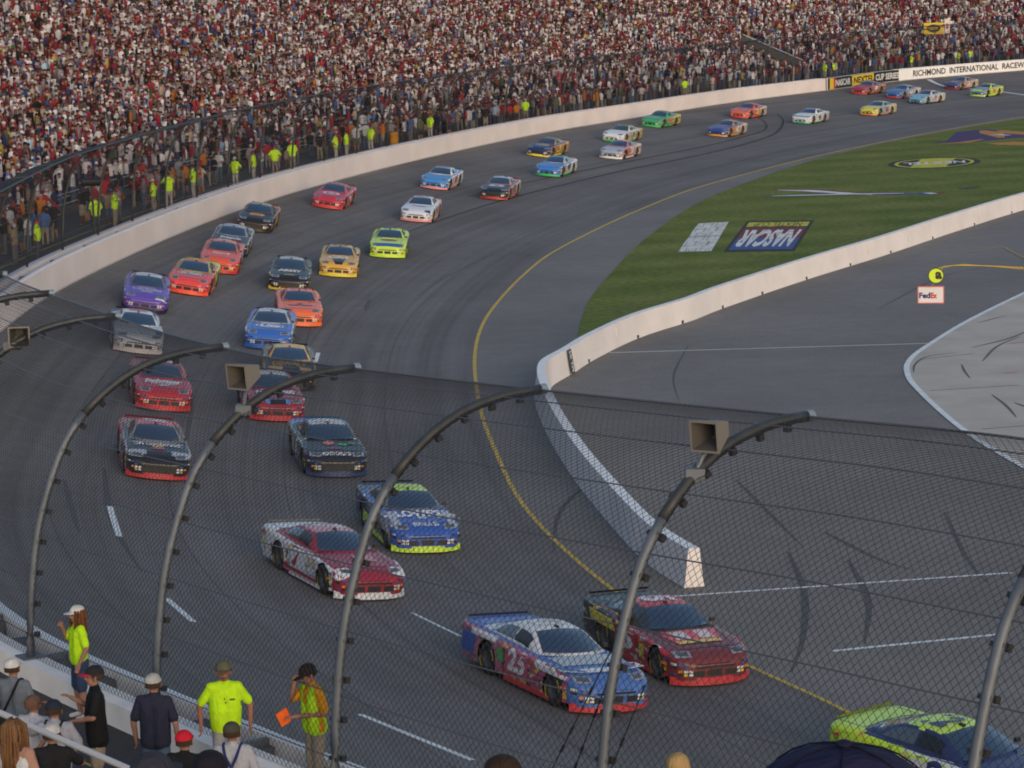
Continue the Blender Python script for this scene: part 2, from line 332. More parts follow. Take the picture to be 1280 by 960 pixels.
band(mb, [(968, 237), (1010, 238), (1060, 241.5), (1120, 243), (1150, 242)], [.4, 1.9, 1.7, 1.3, .3], 2); band(mb, [(972, 237.5), (1010, 238.3), (1060, 241.8), (1090, 243)], [.2, 1.0, .9, .3], 0, .020)
band(mb, [(955, 245.5), (1000, 244), (1060, 242.5), (1120, 241.5), (1150, 242.5)], [.3, 1.1, 1.0, 1.2, .4], 3, .018); band(mb, [(965, 245), (1000, 244), (1060, 242.6), (1130, 241.5)], [.2, .6, .6, .3], 0, .022)
band(mb, [(1150, 242), (1165, 241.5)], [1.6, 1.6], 3, .024); band(mb, [(1158, 241.8), (1168, 241.2)], [1.0, .9], 0, .028); band(mb, [(1168, 241.2), (1181, 241)], [1.2, .4], 2, .024)
mb.link('turf_flag_marking', TM, kind='structure')
mb = MB(); band(mb, [(1165, 179), (1200, 177), (1232, 171), (1262, 168), (1295, 166)], [.4, 2.5, 6, 12, 14], 5); band(mb, [(1172, 180), (1205, 178), (1228, 174)], [.3, 1, .4], 6, .02)
band(mb, [(1228, 163), (1240, 166), (1252, 172)], [.5, 2, .5], 6, .02); band(mb, [(1240, 180), (1262, 179), (1295, 180)], [2, 3.5, 3], 6, .02); band(mb, [(1250, 163), (1270, 166), (1295, 168)], [.8, 2, 1.6], 6, .022); band(mb, [(1244, 168), (1262, 169)], [1.2, .5], 0, .024)
mb.link('turf_sweep_marking', TM, kind='structure')
mb = MB(); disc(mb, G(1212, 235, .014), G(1226, 234, .014)-G(1212, 235, .014), G(1212, 233.6, .014)-G(1212, 235, .014), 0, 0, .15, 1); mb.link('turf_bare_patch_marking', mat('bare_turf', (.035, .05, .015), .9), kind='structure')

# ---------------------------------------------------------------- pit wall
fl = [(868, 734), (832, 712), (806, 690), (764, 643), (727, 597), (698, 551), (681, 514), (677, 493), (682, 480)]
pl = catmull([G(x, y) for x, y in fl], 8)[:-1]
line = smoothen(resample(pl+[v.copy() for v in pitR[10:]], .4), 4)
def wall_section(line, thick, h, side=1, cham=.0, i0=0, i1=None):
    i1 = i1 or len(line); V = []; Fc = []; M = []
    n = 6; k = 0
    for i in range(i0, i1):
        t = (line[min(i+1, len(line)-1)]-line[max(i-1, 0)]); t.z = 0; t.normalize(); nn = Vector((-t.y, t.x, 0))*side; P = line[i]
        for a, z in ((0, 0), (.04, .25), (thick*.22, h), (thick*.78, h), (thick-.04, .25), (thick, 0)): V.append(P+nn*(a-thick/2)+Vector((0, 0, z)))
        if i > i0:
            b = k*n
            for j in range(5): Fc.append((b-n+j, b-n+j+1, b+j+1, b+j)); M.append(1 if j == 2 else 0)
        k += 1
    Fc.append(tuple(range(n))); M.append(0); Fc.append(tuple(range((k-1)*n, k*n))[::-1]); M.append(0)
    return V, Fc, M
pw = thing('pit_wall', 'white concrete wall between grass and pit road, hooking round to a blunt end', 'wall', line[0])
V, Fc, M = wall_section(line, .50, .92)
def rel(V, o): return [v-o.location for v in V]
link('concrete_section', mesh('concrete_section', rel(V, pw), Fc, [M_PWALL, M_TOP], M), pw)
wslot = MB()
for x, y in [(727, 453), (793, 422), (847, 404), (895, 386), (948, 368), (1000, 350), (1060, 332), (1106, 317), (1160, 299), (1215, 282), (1262, 267)]:
    P = G(x, y); i = min(range(len(line)), key=lambda k: (line[k]-P).length); t = (line[min(i+1, len(line)-1)]-line[i-1]).normalized(); nn = Vector((t.y, -t.x, 0))
    for s_ in (1, -1): wslot.box(line[i]+nn*s_*.24+Vector((0, 0, .07)), (.16, .04, .12), (t, nn, Vector((0, 0, 1))))
for v in wslot.V: v -= pw.location
wslot.link('lifting_slots', M_BLACK, pw).__setitem__('kind', 'stuff')
seam = MB()
for i in range(10, len(line)-2, 15):
    t = (line[i+1]-line[i-1]).normalized(); nn = Vector((-t.y, t.x, 0))
    for s_ in (-1, 1): seam.box(line[i]+nn*s_*.185+Vector((0, 0, .58)), (.015, .02, .64), (t, (nn*s_+Vector((0, 0, .16))).normalized(), Vector((0, 0, 1))-nn*s_*.16))
for v in seam.V: v -= pw.location
seam.link('joint_seams', mat('seam', (.58, .55, .55), .8), pw)
i = min(range(len(line)), key=lambda k: (line[k]-G(706, 469)).length); t = (line[i+1]-line[i-1]).normalized(); nn = Vector((-t.y, t.x, 0)); nn = nn if nn.y < 0 else -nn
sg = thing('wall_sign', 'narrow dark upright sign with white lettering fixed to the bend of the pit wall', 'sign', line[i]+nn*.27+Vector((0, 0, .48)))
ax = (t, (nn+Vector((0, 0, .17))).normalized(), (Vector((0, 0, 1))-nn*.17).normalized())
MB().box((0, 0, 0), (.42, .02, .86), ax).link('board', mat('sign_dark', (.03, .035, .06), .5), sg)
mb = MB(); cs = [ax[1]*.014+ax[2]*a+t*b for a, b in ((-.36, -.12), (.36, -.12), (.36, .12), (-.36, .12))]; text_on(mb, 'PIT IN', cs, 0, bold=.02); mb.link('lettering', M_WHITE, sg)

# ---------------------------------------------------------------- outer wall: foam-backed barrier, gap, concrete wall, walkway behind
def sweep(name, prof, i0, i1, mats, mi=None, parent=None, step=2, closed=True, **tg):
    V = []; Fc = []; M = []; n = len(prof); ks = list(range(i0, i1, step))
    for i in ks: V += [wpt(i, o, z) for o, z in prof]
    rng = range(n) if closed else range(n-1)
    for k in range(len(ks)-1):
        for j in rng: Fc.append((k*n+j, k*n+(j+1) % n, (k+1)*n+(j+1) % n, (k+1)*n+j)); M.append(mi[j] if mi else 0)
    if closed: Fc += [tuple(range(n)), tuple(range((len(ks)-1)*n, len(ks)*n))[::-1]]; M += [0, 0]
    if parent is not None: V = [v-parent.location for v in V]
    return link(name, mesh(name, V, Fc, mats, M), parent, **tg)
I_B0 = wfind(1034, 0, WH, I_FAR, NW); I_B1 = wfind(1126, 0, WH, I_FAR, NW)
M_FOOT = mat('wall_foot_scuff', (.45, .41, .40), .7, noise=(2, .15))
def barrier(name, label, i0, i1, m_face, near):
    o = thing(name, label, 'wall', wpt((i0+i1)//2))
    sweep('barrier_face', [(0, -.05), (0, .06), (0, WH-.02), (.03, WH), (.20, WH), (.20, -.05)], i0, i1, [m_face, M_TOP, M_FOOT], [2, 0, 1, 1, 0, 0], o)
    sweep('concrete_backing', [(.62, -.05), (.62, WH), (1.02, WH), (1.02, WH-1.0), (1.02, -.05)], i0, i1, [M_NWALL if near else m_face], None, o)
    b = MB(); foam = MB()
    for i in range(i0+3, i1-1, 3 if near else 12):
        P = wpt(i, .41, 0); t = WT[i]; nn = WN[i]
        for z in (.45, .95): foam.box(P+Vector((0, 0, z)), (.35, .40, .28), (t, nn, Vector((0, 0, 1))))
        if near and i % 2: b.box(P+Vector((0, 0, WH-.06)), (.08, .40, .10), (t, nn, Vector((0, 0, 1))))
    for q in (b, foam):
        for v in q.V: v -= o.location
    foam.link('foam_blocks', mat('foam', (.10, .11, .13), .8), o)
    if near: b.link('steel_straps', M_STEEL, o)
    return o
barrier('barrier_wall', 'white barrier wall beside the walkway, crossing the lower left corner under the catch fence', 0, I_GAP, M_NWALL, True)
barrier('outer_wall', 'long pale pinkish outer wall sweeping round the far side of the turn below the crowd', I_GAP-2, I_B0+1, M_WALL, False)
K1 = barrier('banner_wall', 'dark and yellow banner section of the far outer wall lettered NEXTEL CUP SERIES', I_B0-1, I_B1+1, mat('banner_black', (.012, .012, .014), .5), False)
K2 = barrier('lettered_wall', 'white section of the far outer wall with RICHMOND INTERNATIONAL RACEWAY in black letters', I_B1-1, NW-3, M_TOP, False)
def along_text(txt, px0, px1, v0, v1, m, parent, name, bold=.02, face=.0):
    i0 = wfind(px0, 0, WH, I_FAR, NW); i1 = wfind(px1, 0, WH, I_FAR, NW); V, Fc, _ = text_uv(txt, bold)
    VV = [wpt(i0+(i1-i0)*u, -.012-face, v0+(v1-v0)*v)-parent.location for u, v in V]; return link(name, mesh(name, VV, Fc, m), parent)
def along_patch(px0, px1, v0, v1, m, parent, name, face=.0):
    i0 = wfind(px0, 0, WH, I_FAR, NW); i1 = wfind(px1, 0, WH, I_FAR, NW); V = []; n = 8
    for k in range(n+1):
        for z in (v0, v1): V.append(wpt(i0+(i1-i0)*k/n, -.008-face, z)-parent.location)
    return link(name, mesh(name, V, [(2*k, 2*k+1, 2*k+3, 2*k+2) for k in range(n)], m), parent)
Ry = mat('banner_yellow', (.60, .42, .02), .5); Rr = mat('banner_red', (.45, .03, .03), .5); Rw = mat('banner_white', (.6, .6, .6), .5)
along_patch(1064, 1093, .08, 1.14, Ry, K1, 'yellow_panel'); along_patch(1038, 1041, .08, 1.14, Ry, K1, 'yellow_bar'); along_patch(1041, 1044, .08, 1.14, Rr, K1, 'red_bar')
along_text('NASCAR', 1045, 1062, .3, .95, Rw, K1, 'lettering', .03); along_text('NEXTEL', 1067, 1091, .3, .95, M_BLACK, K1, 'lettering', .03, .006); along_text('CUP SERIES', 1095, 1123, .3, .95, Rw, K1, 'lettering', .03)
along_text('RICHMOND  INTERNATIONAL  RACEWAY', 1140, 1292, .32, .98, M_BLACK, K2, 'lettering', .025)
seam = MB()
# walkway behind the wall
PD = WH-.35
sweep('promenade', [(1.02, PD), (6.4, PD)], 0, NW-3, [M_PROM], None, closed=False, kind='structure')
# yellow lines painted on the near walkway
def wline(off, w, m, i0, i1, dz=.006):
    V = []; Fc = []
    for k, i in enumerate(range(i0, i1)):
        V += [wpt(i, off-w/2, PD+dz), wpt(i, off+w/2, PD+dz)]
        if k: Fc.append((2*k-2, 2*k-1, 2*k+1, 2*k))
    link('walkway_marking', mesh('walkway_marking', V, Fc, m), kind='structure')
wline(2.15, .05, M_YEL, 0, I_GAP); wline(3.0, .06, M_YEL, 0, I_GAP); wline(2.6, .06, M_YEL, I_GAP, NW-4)

# ---------------------------------------------------------------- catch fences
PROF = [(0, 0), (.03, .6), (.10, 1.2), (.20, 1.8), (.36, 2.36), (.69, 3.13), (1.05, 3.60), (1.49, 3.96), (1.90, 4.18), (2.31, 4.32), (2.9, 4.41), (3.56, 4.42)]
PR = resample(catmull([Vector((a, b, 0)) for a, b in PROF], 8), .12); PLEN = .12*(len(PR)-1)
I_P1 = wfind(187, .8, WH+.05, 0, I_GAP)
def hk(i): return 1+np.clip(.022+.0045*(I_P1-i), 0.0, .13)   # the near end of the fence stands a little taller
def ov(i): return np.clip(1-.30*(i-I_GAP)/8.0, .70, 1.0)     # shorter overhang on the far fence
def fpt(i, q):                                  # point of the fence sheet: wall index, metres up the curved profile
    q = max(0, min(PLEN-.001, q)); k = int(q/.12); f = q/.12-k; v = PR[k].lerp(PR[min(k+1, len(PR)-1)], f); return wpt(i, .80-v.x*float(ov(i)), WH+v.y*hk(i))
def wires(name, i0, i1, pitch, r, seg, parent, sides=3):
    # woven diamonds: two families of diagonal wires in one sheet
    s0, s1 = i0*.5, i1*.5; V = []; Fc = []; nq = int(PLEN/seg)
    WLn = np.array([v[:] for v in WL]); WNn = np.array([v[:] for v in WN]); PRn = np.array([v[:2] for v in PR])
    def ev(s, q):
        i = np.clip(s/.5, 0, NW-1.01); k = i.astype(int); f = (i-k)[:, None]; B = WLn[k]*(1-f)+WLn[k+1]*f; N = WNn[k]*(1-f)+WNn[k+1]*f
        x = np.clip(q/.12, 0, len(PR)-1.01); k = x.astype(int); f = (x-k)[:, None]; p = PRn[k]*(1-f)+PRn[k+1]*f
        B = B+N*(.80-p[:, :1]*ov(s/.5)[:, None]); B[:, 2] += WH+p[:, 1]*hk(s/.5); return B
    allV = []; allF = []; base = 0; q = np.linspace(0, PLEN-.02, nq+1)
    for sg_ in (1, -1):
        st = np.arange(s0-(PLEN if sg_ > 0 else 0), s1+(0 if sg_ > 0 else PLEN), pitch)
        for s in st:
            ss = s+sg_*q; ok = (ss >= s0) & (ss <= s1)
            if ok.sum() < 2: continue
            P = ev(ss[ok], q[ok]); n = len(P); T = np.gradient(P, axis=0); T /= np.linalg.norm(T, axis=1)[:, None]+1e-9
            a = np.cross(T, np.array([0.0, 0.0, 1.0])); ln = np.linalg.norm(a, axis=1)[:, None]; a = a/np.maximum(ln, 1e-6); b = np.cross(T, a)
            ring = np.stack([P+r*(math.cos(2*math.pi*j/sides)*a+math.sin(2*math.pi*j/sides)*b) for j in range(sides)], 1).reshape(-1, 3)
            allV.append(ring); k = np.arange(n-1)[:, None]*sides; j = np.arange(sides)[None, :]; j2 = (j+1) % sides
            allF.append(np.stack([k+j, k+j2, k+sides+j2, k+sides+j], -1).reshape(-1, 4)+base); base += n*sides
    V = np.concatenate(allV)-np.array(parent.location[:]); Fq = np.concatenate(allF)
    me = bpy.data.meshes.new(name); me.vertices.add(len(V)); me.vertices.foreach_set('co', V.astype(np.float32).ravel())
    me.loops.add(Fq.size); me.loops.foreach_set('vertex_index', Fq.astype(np.int32).ravel()); me.polygons.add(len(Fq)); me.polygons.foreach_set('loop_start', np.arange(0, Fq.size, 4, dtype=np.int32))
    me.update(); me.validate(); me.materials.append(M_WIRE); return link(name, me, parent)

nf = thing('catch_fence', 'near catch fence of wire mesh on tall curved grey posts beside the walkway', 'fence', wpt(40, .8, WH))
pidx = []
for px in (31, 187, 412, 760, 1212): pidx.append(wfind(px, .8, WH+.05, 0, I_GAP))
NEARI = sorted(pidx)
for tx in (143, 60): NEARI.append(min(np.arange(NEARI[-1]+3, NEARI[-1]+30, .5), key=lambda i: abs(pix(fpt(i, PLEN-.01))[0]-tx)))
stepL = (NEARI[-1]-NEARI[-2])
while NEARI[-1]+stepL < I_GAP: NEARI.append(NEARI[-1]+stepL)
while NEARI[0]-9 > 0: NEARI.insert(0, NEARI[0]-9)
def post(i, parent, rad, nseg, mt, near):
    pts = [fpt(i, q)-parent.location for q in np.linspace(0, PLEN-.01, 26 if near else 9)]
    if near:
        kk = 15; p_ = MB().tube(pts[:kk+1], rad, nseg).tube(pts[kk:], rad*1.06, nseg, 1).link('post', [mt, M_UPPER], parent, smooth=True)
    else: p_ = MB().tube(pts, rad, nseg).link('post', [mt], parent, smooth=True)
    if near:
        MB().tube([pts[-1], pts[-1]+(pts[-1]-pts[-2]).normalized()*.10], rad*1.12, 12).link('end_cap', [M_CAP], p_)
        for q in np.arange(.35, PLEN-.1, .48):
            P = fpt(i, q)-parent.location; T = (fpt(i, q+.05)-fpt(i, q-.05)).normalized(); t = WT[int(i)]; nn = T.cross(t).normalized()
            cl = MB().box(P+t*.02, (rad*2.5, .05, .05), (t, nn, T))
            s_ = -1 if nn.dot(WN[int(i)]) > 0 else 1
            cl.box(P+nn*s_*(rad+.03)-t*(.04), (.07, .075, .08), (t, nn, T)).link('cable_clamp', [M_WIRE], p_)
        MB().box(pts[0]+Vector((0, 0, .012)), (.36, .36, .024), (WT[int(i)], WN[int(i)], Vector((0, 0, 1)))).link('base_plate', [M_STEEL], p_)
    return p_
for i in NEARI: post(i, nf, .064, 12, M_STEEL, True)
NSPL = sorted(NEARI)[min(len(NEARI)-1, 7)]
wires('wire_mesh', NEARI[0], NSPL, .105, .0035, .13, nf); wires('wire_mesh', NSPL, NEARI[-1], .24, .0035, .13, nf)
for q in list(np.arange(.35, PLEN-.3, .78))+[PLEN-.03]:
    MB().tube([fpt(i, q)-nf.location for i in np.arange(NEARI[0], NEARI[-1]+.1, 2)], .009 if q < PLEN-.1 else .016, 4).link('cable', [M_CABLE], nf)
# slack brace cables with turnbuckles at the foot of a middle post
for k, (a_, b_) in enumerate([((640, 985), (752, 838)), ((672, 985), (770, 865)), ((705, 985), (775, 885))]):
    i = wfind(a_[0], .8, WH, 0, I_GAP); P0 = fpt(i, .05)-WN[i]*.02; i2 = wfind(b_[0]-8, .8, WH+1.2, 0, I_GAP); P1 = fpt(i2, 2.75-.30*k)-WN[i2]*.02
    c_ = MB().tube([P0-nf.location, P1-nf.location], .008, 5)
    for f in (.25, .33, .45, .53, .7): q_ = P0.lerp(P1, f)-nf.location; dv = (P1-P0).normalized(); c_.tube([q_-dv*.05, q_+dv*.05], .018, 6)
    c_.link('brace_cable', [M_BLACK], nf)

ff = thing('catch_fence', 'far catch fence with dark curved posts above the long outer wall', 'fence', wpt(I_FAR+100, .8, WH))
FARI = list(range(I_GAP, NW-6, 13))[:60]
for i in FARI: post(i, ff, .055, 6, M_POSTD, False)
wires('wire_mesh', FARI[0], FARI[-1], .20, .0048, .45, ff)
for q in [.6, 1.4, 2.2, 3.0, 3.8, 4.6, PLEN-.05]:
    MB().tube([fpt(i, q)-ff.location for i in range(FARI[0], FARI[-1]+1, 4)], .014 if q < PLEN-.2 else .035, 4).link('cable', [M_POSTD], ff)

# loudspeaker horns on the near posts
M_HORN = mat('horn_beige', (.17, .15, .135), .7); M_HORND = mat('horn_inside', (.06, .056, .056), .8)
for (px, py, lab) in [(892, 540, 'square beige loudspeaker horn clamped to the curved post right of the picture centre'), (308, 467, 'square beige loudspeaker horn on the post in front of the gold car'), (52, 243, None), (24, 418, 'square beige loudspeaker horn on the fence post at the left picture edge')]:
    if lab is None: continue
    cand = min(((i, q) for i in NEARI for q in np.arange(2.2, 4.6, .05)), key=lambda c_: (pix(fpt(c_[0], c_[1]))[0]-px-(20 if px > 100 else 45))**2+(pix(fpt(c_[0], c_[1]))[1]-py-8)**2)
    P = fpt(*cand); d_ = ray(px, py); D = (P-EYE).dot(_f); C = EYE+d_*(D/d_.dot(_f))
    sc = D/F_PX; o = thing('loudspeaker', lab, 'loudspeaker', C)
    fx = Vector((-.55, -.80, -.10)).normalized() if px != 24 else Vector((.15, -.95, -.1)).normalized()     # mouth direction
    sx = fx.cross(Vector((0, 0, 1))).normalized(); uz = sx.cross(fx)
    h = .185
    mo = [fx*.22+sx*a*h+uz*b*h for a, b in ((-1, -1), (1, -1), (1, 1), (-1, 1))]; bk = [-fx*.20+sx*a*h*.45+uz*b*h*.45 for a, b in ((-1, -1), (1, -1), (1, 1), (-1, 1))]
    mi_ = [fx*.22+sx*a*h*.86+uz*b*h*.86 for a, b in ((-1, -1), (1, -1), (1, 1), (-1, 1))]; th = [-fx*.12+sx*a*h*.35+uz*b*h*.35 for a, b in ((-1, -1), (1, -1), (1, 1), (-1, 1))]
    hb = MB(); hb.add(mo+bk+mi_, [(j, (j+1) % 4, 4+(j+1) % 4, 4+j) for j in range(4)]+[(4, 5, 6, 7)]+[(j, (j+1) % 4, 8+(j+1) % 4, 8+j) for j in range(4)])
    hb.link('horn', [M_HORN], o)
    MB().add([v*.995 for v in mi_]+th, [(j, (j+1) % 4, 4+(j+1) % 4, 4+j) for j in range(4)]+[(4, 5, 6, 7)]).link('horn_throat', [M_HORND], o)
    MB().tube([-fx*.18, (P-C)*.6, P-C], .03, 8).box(P-C, (.22, .2, .14)).link('clamp', [M_STEEL], o)

# ---------------------------------------------------------------- far grandstand
RW, RH, NROW = .68, .33, 58
def row_off(k): return 6.4+RW*k
def row_z(k): return PD+.30+RH*k*(1+.004*k)
IS0 = max(0, I_FAR-60); gs = thing('grandstand', 'huge curved grandstand of aluminium bench rows rising behind the far outer wall', 'grandstand', wpt(I_FAR+150, 10, 0))
prof = [(6.4, PD)]
for k in range(NROW): prof += [(row_off(k), row_z(k)), (row_off(k+1), row_z(k))]
sweep('tiers', prof+[(row_off(NROW), -.5), (6.4, -.5)], IS0, NW-3, [M_STAND], None, gs, step=6)
for k in range(NROW):
    if k > 14: break
    sweep('bench', [(row_off(k)+.42, row_z(k)+.38), (row_off(k)+.70, row_z(k)+.38), (row_off(k)+.70, row_z(k)+.42), (row_off(k)+.42, row_z(k)+.42)], IS0, NW-3, [M_BENCH], None, gs, step=6)
for z in (.55, 1.05): MB().tube([wpt(i, 6.3, PD+z)-gs.location for i in range(IS0, NW-4, 6)], .025, 4).link('front_rail', [M_BENCH], gs)

# ---------------------------------------------------------------- the crowd as one mass
CMAT = bpy.data.materials.new('crowd_cloth'); CMAT.use_nodes = True; _n = CMAT.node_tree.nodes; _a = _n.new('ShaderNodeAttribute'); _a.attribute_name = 'Col'
CMAT.node_tree.links.new(_a.outputs['Color'], _n['Principled BSDF'].inputs['Base Color']); _n['Principled BSDF'].inputs['Roughness'].default_value = .9; _n['Principled BSDF'].inputs['Specular IOR Level'].default_value = .1
def crowd_template(pose):
    V = []; Fc = []; Rg = []
    def ring(c, rx, ry, n): return [(c[0]+rx*math.cos(2*math.pi*j/n), c[1]+ry*math.sin(2*math.pi*j/n), c[2]) for j in range(n)]
    def tube(rings, reg, n):
        k = len(V)
        for r_ in rings: V.extend(r_)
        for i in range(len(rings)-1):
            for j in range(n): Fc.append((k+i*n+j, k+i*n+(j+1) % n, k+(i+1)*n+(j+1) % n, k+(i+1)*n+j))
        a = k+(len(rings)-1)*n
        for j in range(1, n-2, 2): Fc.append((a, a+j, a+j+1, a+j+2))
        Rg.extend([reg]*(n*len(rings)))
    tube([ring((0, 0, 0), .12, .10, 6), ring((0, 0, .9), .17, .12, 6)], 3, 6)
    tube([ring((0, 0, .86), .19, .13, 6), ring((0, 0, 1.15), .19, .13, 6), ring((0, 0, 1.38), .22, .12, 6), ring((0, 0, 1.47), .12, .08, 6)], 0, 6)
    tube([ring((0, 0, 1.47), .05, .055, 6), ring((0, -.01, 1.56), .08, .09, 6), ring((0, -.01, 1.64), .085, .10, 6)], 1, 6)
    tube([ring((0, 0, 1.62), .095, .11, 6), ring((0, 0, 1.70), .085, .10, 6), ring((0, 0, 1.75), .03, .04, 6)], 2, 6)
    for sx_ in (-1, 1):
        if pose == 0: P = [(.22*sx_, 0, 1.40), (.27*sx_, -.02, 1.12), (.25*sx_, -.10, .86)]
        elif pose == 1: P = [(.22*sx_, 0, 1.40), (.28*sx_, -.05, 1.14), (.10*sx_, -.24, 1.18)]
        elif pose == 2: P = [(.22*sx_, 0, 1.40), (.33*sx_, -.12, 1.45), (.14*sx_, -.12, 1.66)]
        else: P = [(.22*sx_, 0, 1.40), (.34*sx_, -.06, 1.62 if sx_ > 0 else 1.15), (.30*sx_, -.10, 1.90 if sx_ > 0 else .90)]
        for a, b, reg in ((P[0], P[1], 0), (P[1], P[2], 1)):
            r0 = .055 if reg == 0 else .04; k = len(V)
            for c_ in (a, b): V.extend([(c_[0]-r0, c_[1], c_[2]), (c_[0], c_[1]-r0, c_[2]), (c_[0]+r0, c_[1], c_[2]), (c_[0], c_[1]+r0, c_[2])])
            Rg.extend([reg]*8); Fc.extend([(k+j, k+(j+1) % 4, k+4+(j+1) % 4, k+4+j) for j in range(4)])
    return np.array(V, dtype=np.float32), np.array(Fc, dtype=np.int32), np.array(Rg)
SH = [((.56, .54, .58), 38), ((.24, .22, .26), 12), ((.25, .03, .05), 15), ((.12, .025, .04), 14), ((.02, .02, .025), 16), ((.03, .05, .13), 7), ((.07, .13, .32), 4), ((.10, .10, .11), 8), ((.32, .12, .03), 2), ((.32, .26, .06), 1.6), ((.05, .12, .06), 1.5), ((.36, .28, .22), 5), ((.30, .42, .55), 3)]
HA = [((.05, .03, .02), 34), ((.10, .06, .03), 14), ((.46, .45, .49), 18), ((.20, .025, .03), 12), ((.02, .02, .02), 16), ((.04, .06, .14), 6)]
SK = [((.28, .15, .13), 5), ((.34, .20, .17), 3), ((.20, .11, .09), 3), ((.09, .05, .035), 1)]
PA = [((.08, .10, .17), 5), ((.22, .19, .15), 3), ((.04, .04, .05), 4), ((.30, .29, .28), 1)]
def pick(rg, T, n):
    w = np.array([t[1] for t in T], float); return np.array([t[0] for t in T])[rg.choice(len(T), n, p=w/w.sum())]
VOM = (962, 78)                                  # a dark access ramp opens in the stand here
def in_ramp(P):
    x, y = pix(P); return 925 < x < 1005 and abs(y-(50+(x-925)*.42)) < 9
def crowd():
    rg = np.random.default_rng(5); pos = []; hd = []; ps = []
    for k in range(NROW):
        off = row_off(k)+.30; z = row_z(k); i = IS0*1.0; dens = .50 if k < 3 else (.78 if k < 6 else .95)
        while i < NW-5:
            kk = int(i); stretch = 1+ off/90.0
            if rg.random() < dens:
                P = wpt(i, off+rg.uniform(-.12, .12), z); a = pix(P+Vector((0, 0, 1.6)))
                aisle = (kk % 62) < 2 and k > 2
                if -120 < a[0] < 1400 and a[1] > -70 and not aisle and not (in_ramp(P+Vector((0, 0, 1)))):
                    pos.append(P[:]); n_ = WN[kk]; hd.append(math.atan2(n_.x, -n_.y)+0 + rg.normal(0, .35)); ps.append(rg.choice(4, p=[.42, .36, .15, .07]))
            i += rg.uniform(.78, 1.08)/stretch
    # standing along the walkway, mostly further round the turn
    for i in np.arange(I_FAR+190, NW-5, .62):
        if rg.random() < .85:
            P = wpt(i, rg.uniform(1.6, 5.8), PD)
            pos.append(P[:]); n_ = WN[int(i)]; hd.append(math.atan2(n_.x, -n_.y)+rg.normal(0, .6)); ps.append(rg.choice(4, p=[.55, .33, .1, .02]))
    pos = np.array(pos, dtype=np.float32); hd = np.array(hd, dtype=np.float32); ps = np.array(ps); VV = []; FF = []; CC = []; base = 0
    for p in range(4):
        V, Fq, Rg = crowd_template(p); sel = np.where(ps == p)[0]; n = len(sel)
        sc = rg.normal(1.0, .05, n).astype(np.float32); wd = rg.normal(.98, .12, n).astype(np.float32)
        c_, s_ = np.cos(hd[sel]), np.sin(hd[sel]); X = V[None, :, 0]*wd[:, None]; Y = V[None, :, 1]*wd[:, None]; lean = rg.normal(0, .06, (n, 1))
        X = X+V[None, :, 2]*lean
        P = np.stack([X*c_[:, None]-Y*s_[:, None], X*s_[:, None]+Y*c_[:, None], V[None, :, 2]*sc[:, None]], -1)+pos[sel][:, None, :]
        pal = np.stack([pick(rg, SH, n), pick(rg, SK, n), pick(rg, HA, n), pick(rg, PA, n)], 1)*rg.uniform(.55, 1.08, (n, 1, 1))
        CC.append(pal[:, Rg, :].reshape(-1, 3)); VV.append(P.reshape(-1, 3)); FF.append((Fq[None]+np.arange(n)[:, None, None]*len(V)).reshape(-1, 4)+base); base += n*len(V)
    V = np.concatenate(VV); Fq = np.concatenate(FF); C_ = np.concatenate(CC); C_ = np.concatenate([C_, np.ones((len(C_), 1))], 1)
    me = bpy.data.meshes.new('grandstand_crowd'); me.vertices.add(len(V)); me.vertices.foreach_set('co', V.astype(np.float32).ravel())
    me.loops.add(Fq.size); me.loops.foreach_set('vertex_index', Fq.astype(np.int32).ravel()); me.polygons.add(len(Fq)); me.polygons.foreach_set('loop_start', np.arange(0, Fq.size, 4, dtype=np.int32))
    me.update(); me.validate(); a = me.color_attributes.new('Col', 'FLOAT_COLOR', 'POINT'); a.data.foreach_set('color', C_.astype(np.float32).ravel()); me.materials.append(CMAT)
    print('crowd', len(pos), 'faces', len(Fq)); return link('grandstand_crowd', me, kind='stuff', label='dense crowd of spectators in red, white and dark clothes filling the far stands')
crowd()
# the ramp walls in the opening
rp = None
def stand_at(px, py):                           # where a view ray meets the seating slope
    best = None
    for k in range(0, NROW):
        i = wfind(px, row_off(k), row_z(k)+.8, I_FAR, NW); y = pix(wpt(i, row_off(k), row_z(k)+.8))[1]
        if best is None or abs(y-py) < best[0]: best = (abs(y-py), i, k)
    return best[1], best[2]
ia, ka = stand_at(930, 50); ib, kb = stand_at(1003, 84)
Pa = wpt(ia, row_off(ka), row_z(ka)); Pb = wpt(ib, row_off(kb), row_z(kb)); rp = thing('access_ramp', 'dark sloping access ramp cut into the far crowd above the banner wall', 'ramp', Pa)
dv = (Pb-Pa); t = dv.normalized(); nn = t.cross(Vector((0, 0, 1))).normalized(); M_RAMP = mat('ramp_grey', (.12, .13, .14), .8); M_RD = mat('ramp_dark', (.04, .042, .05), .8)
MB().box(dv/2+Vector((0, 0, .25)), (dv.length+1, 2.2, .12), (t, nn, nn.cross(t))).link('ramp_floor', [M_RAMP], rp)
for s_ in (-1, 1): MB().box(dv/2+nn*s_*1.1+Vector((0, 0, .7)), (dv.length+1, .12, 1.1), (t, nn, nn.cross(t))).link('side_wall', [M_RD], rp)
for s_ in (-1, 1): MB().tube([nn*s_*1.1+Vector((0, 0, 1.5)), dv+nn*s_*1.1+Vector((0, 0, 1.5))], .05, 5).link('handrail', [M_BENCH], rp)

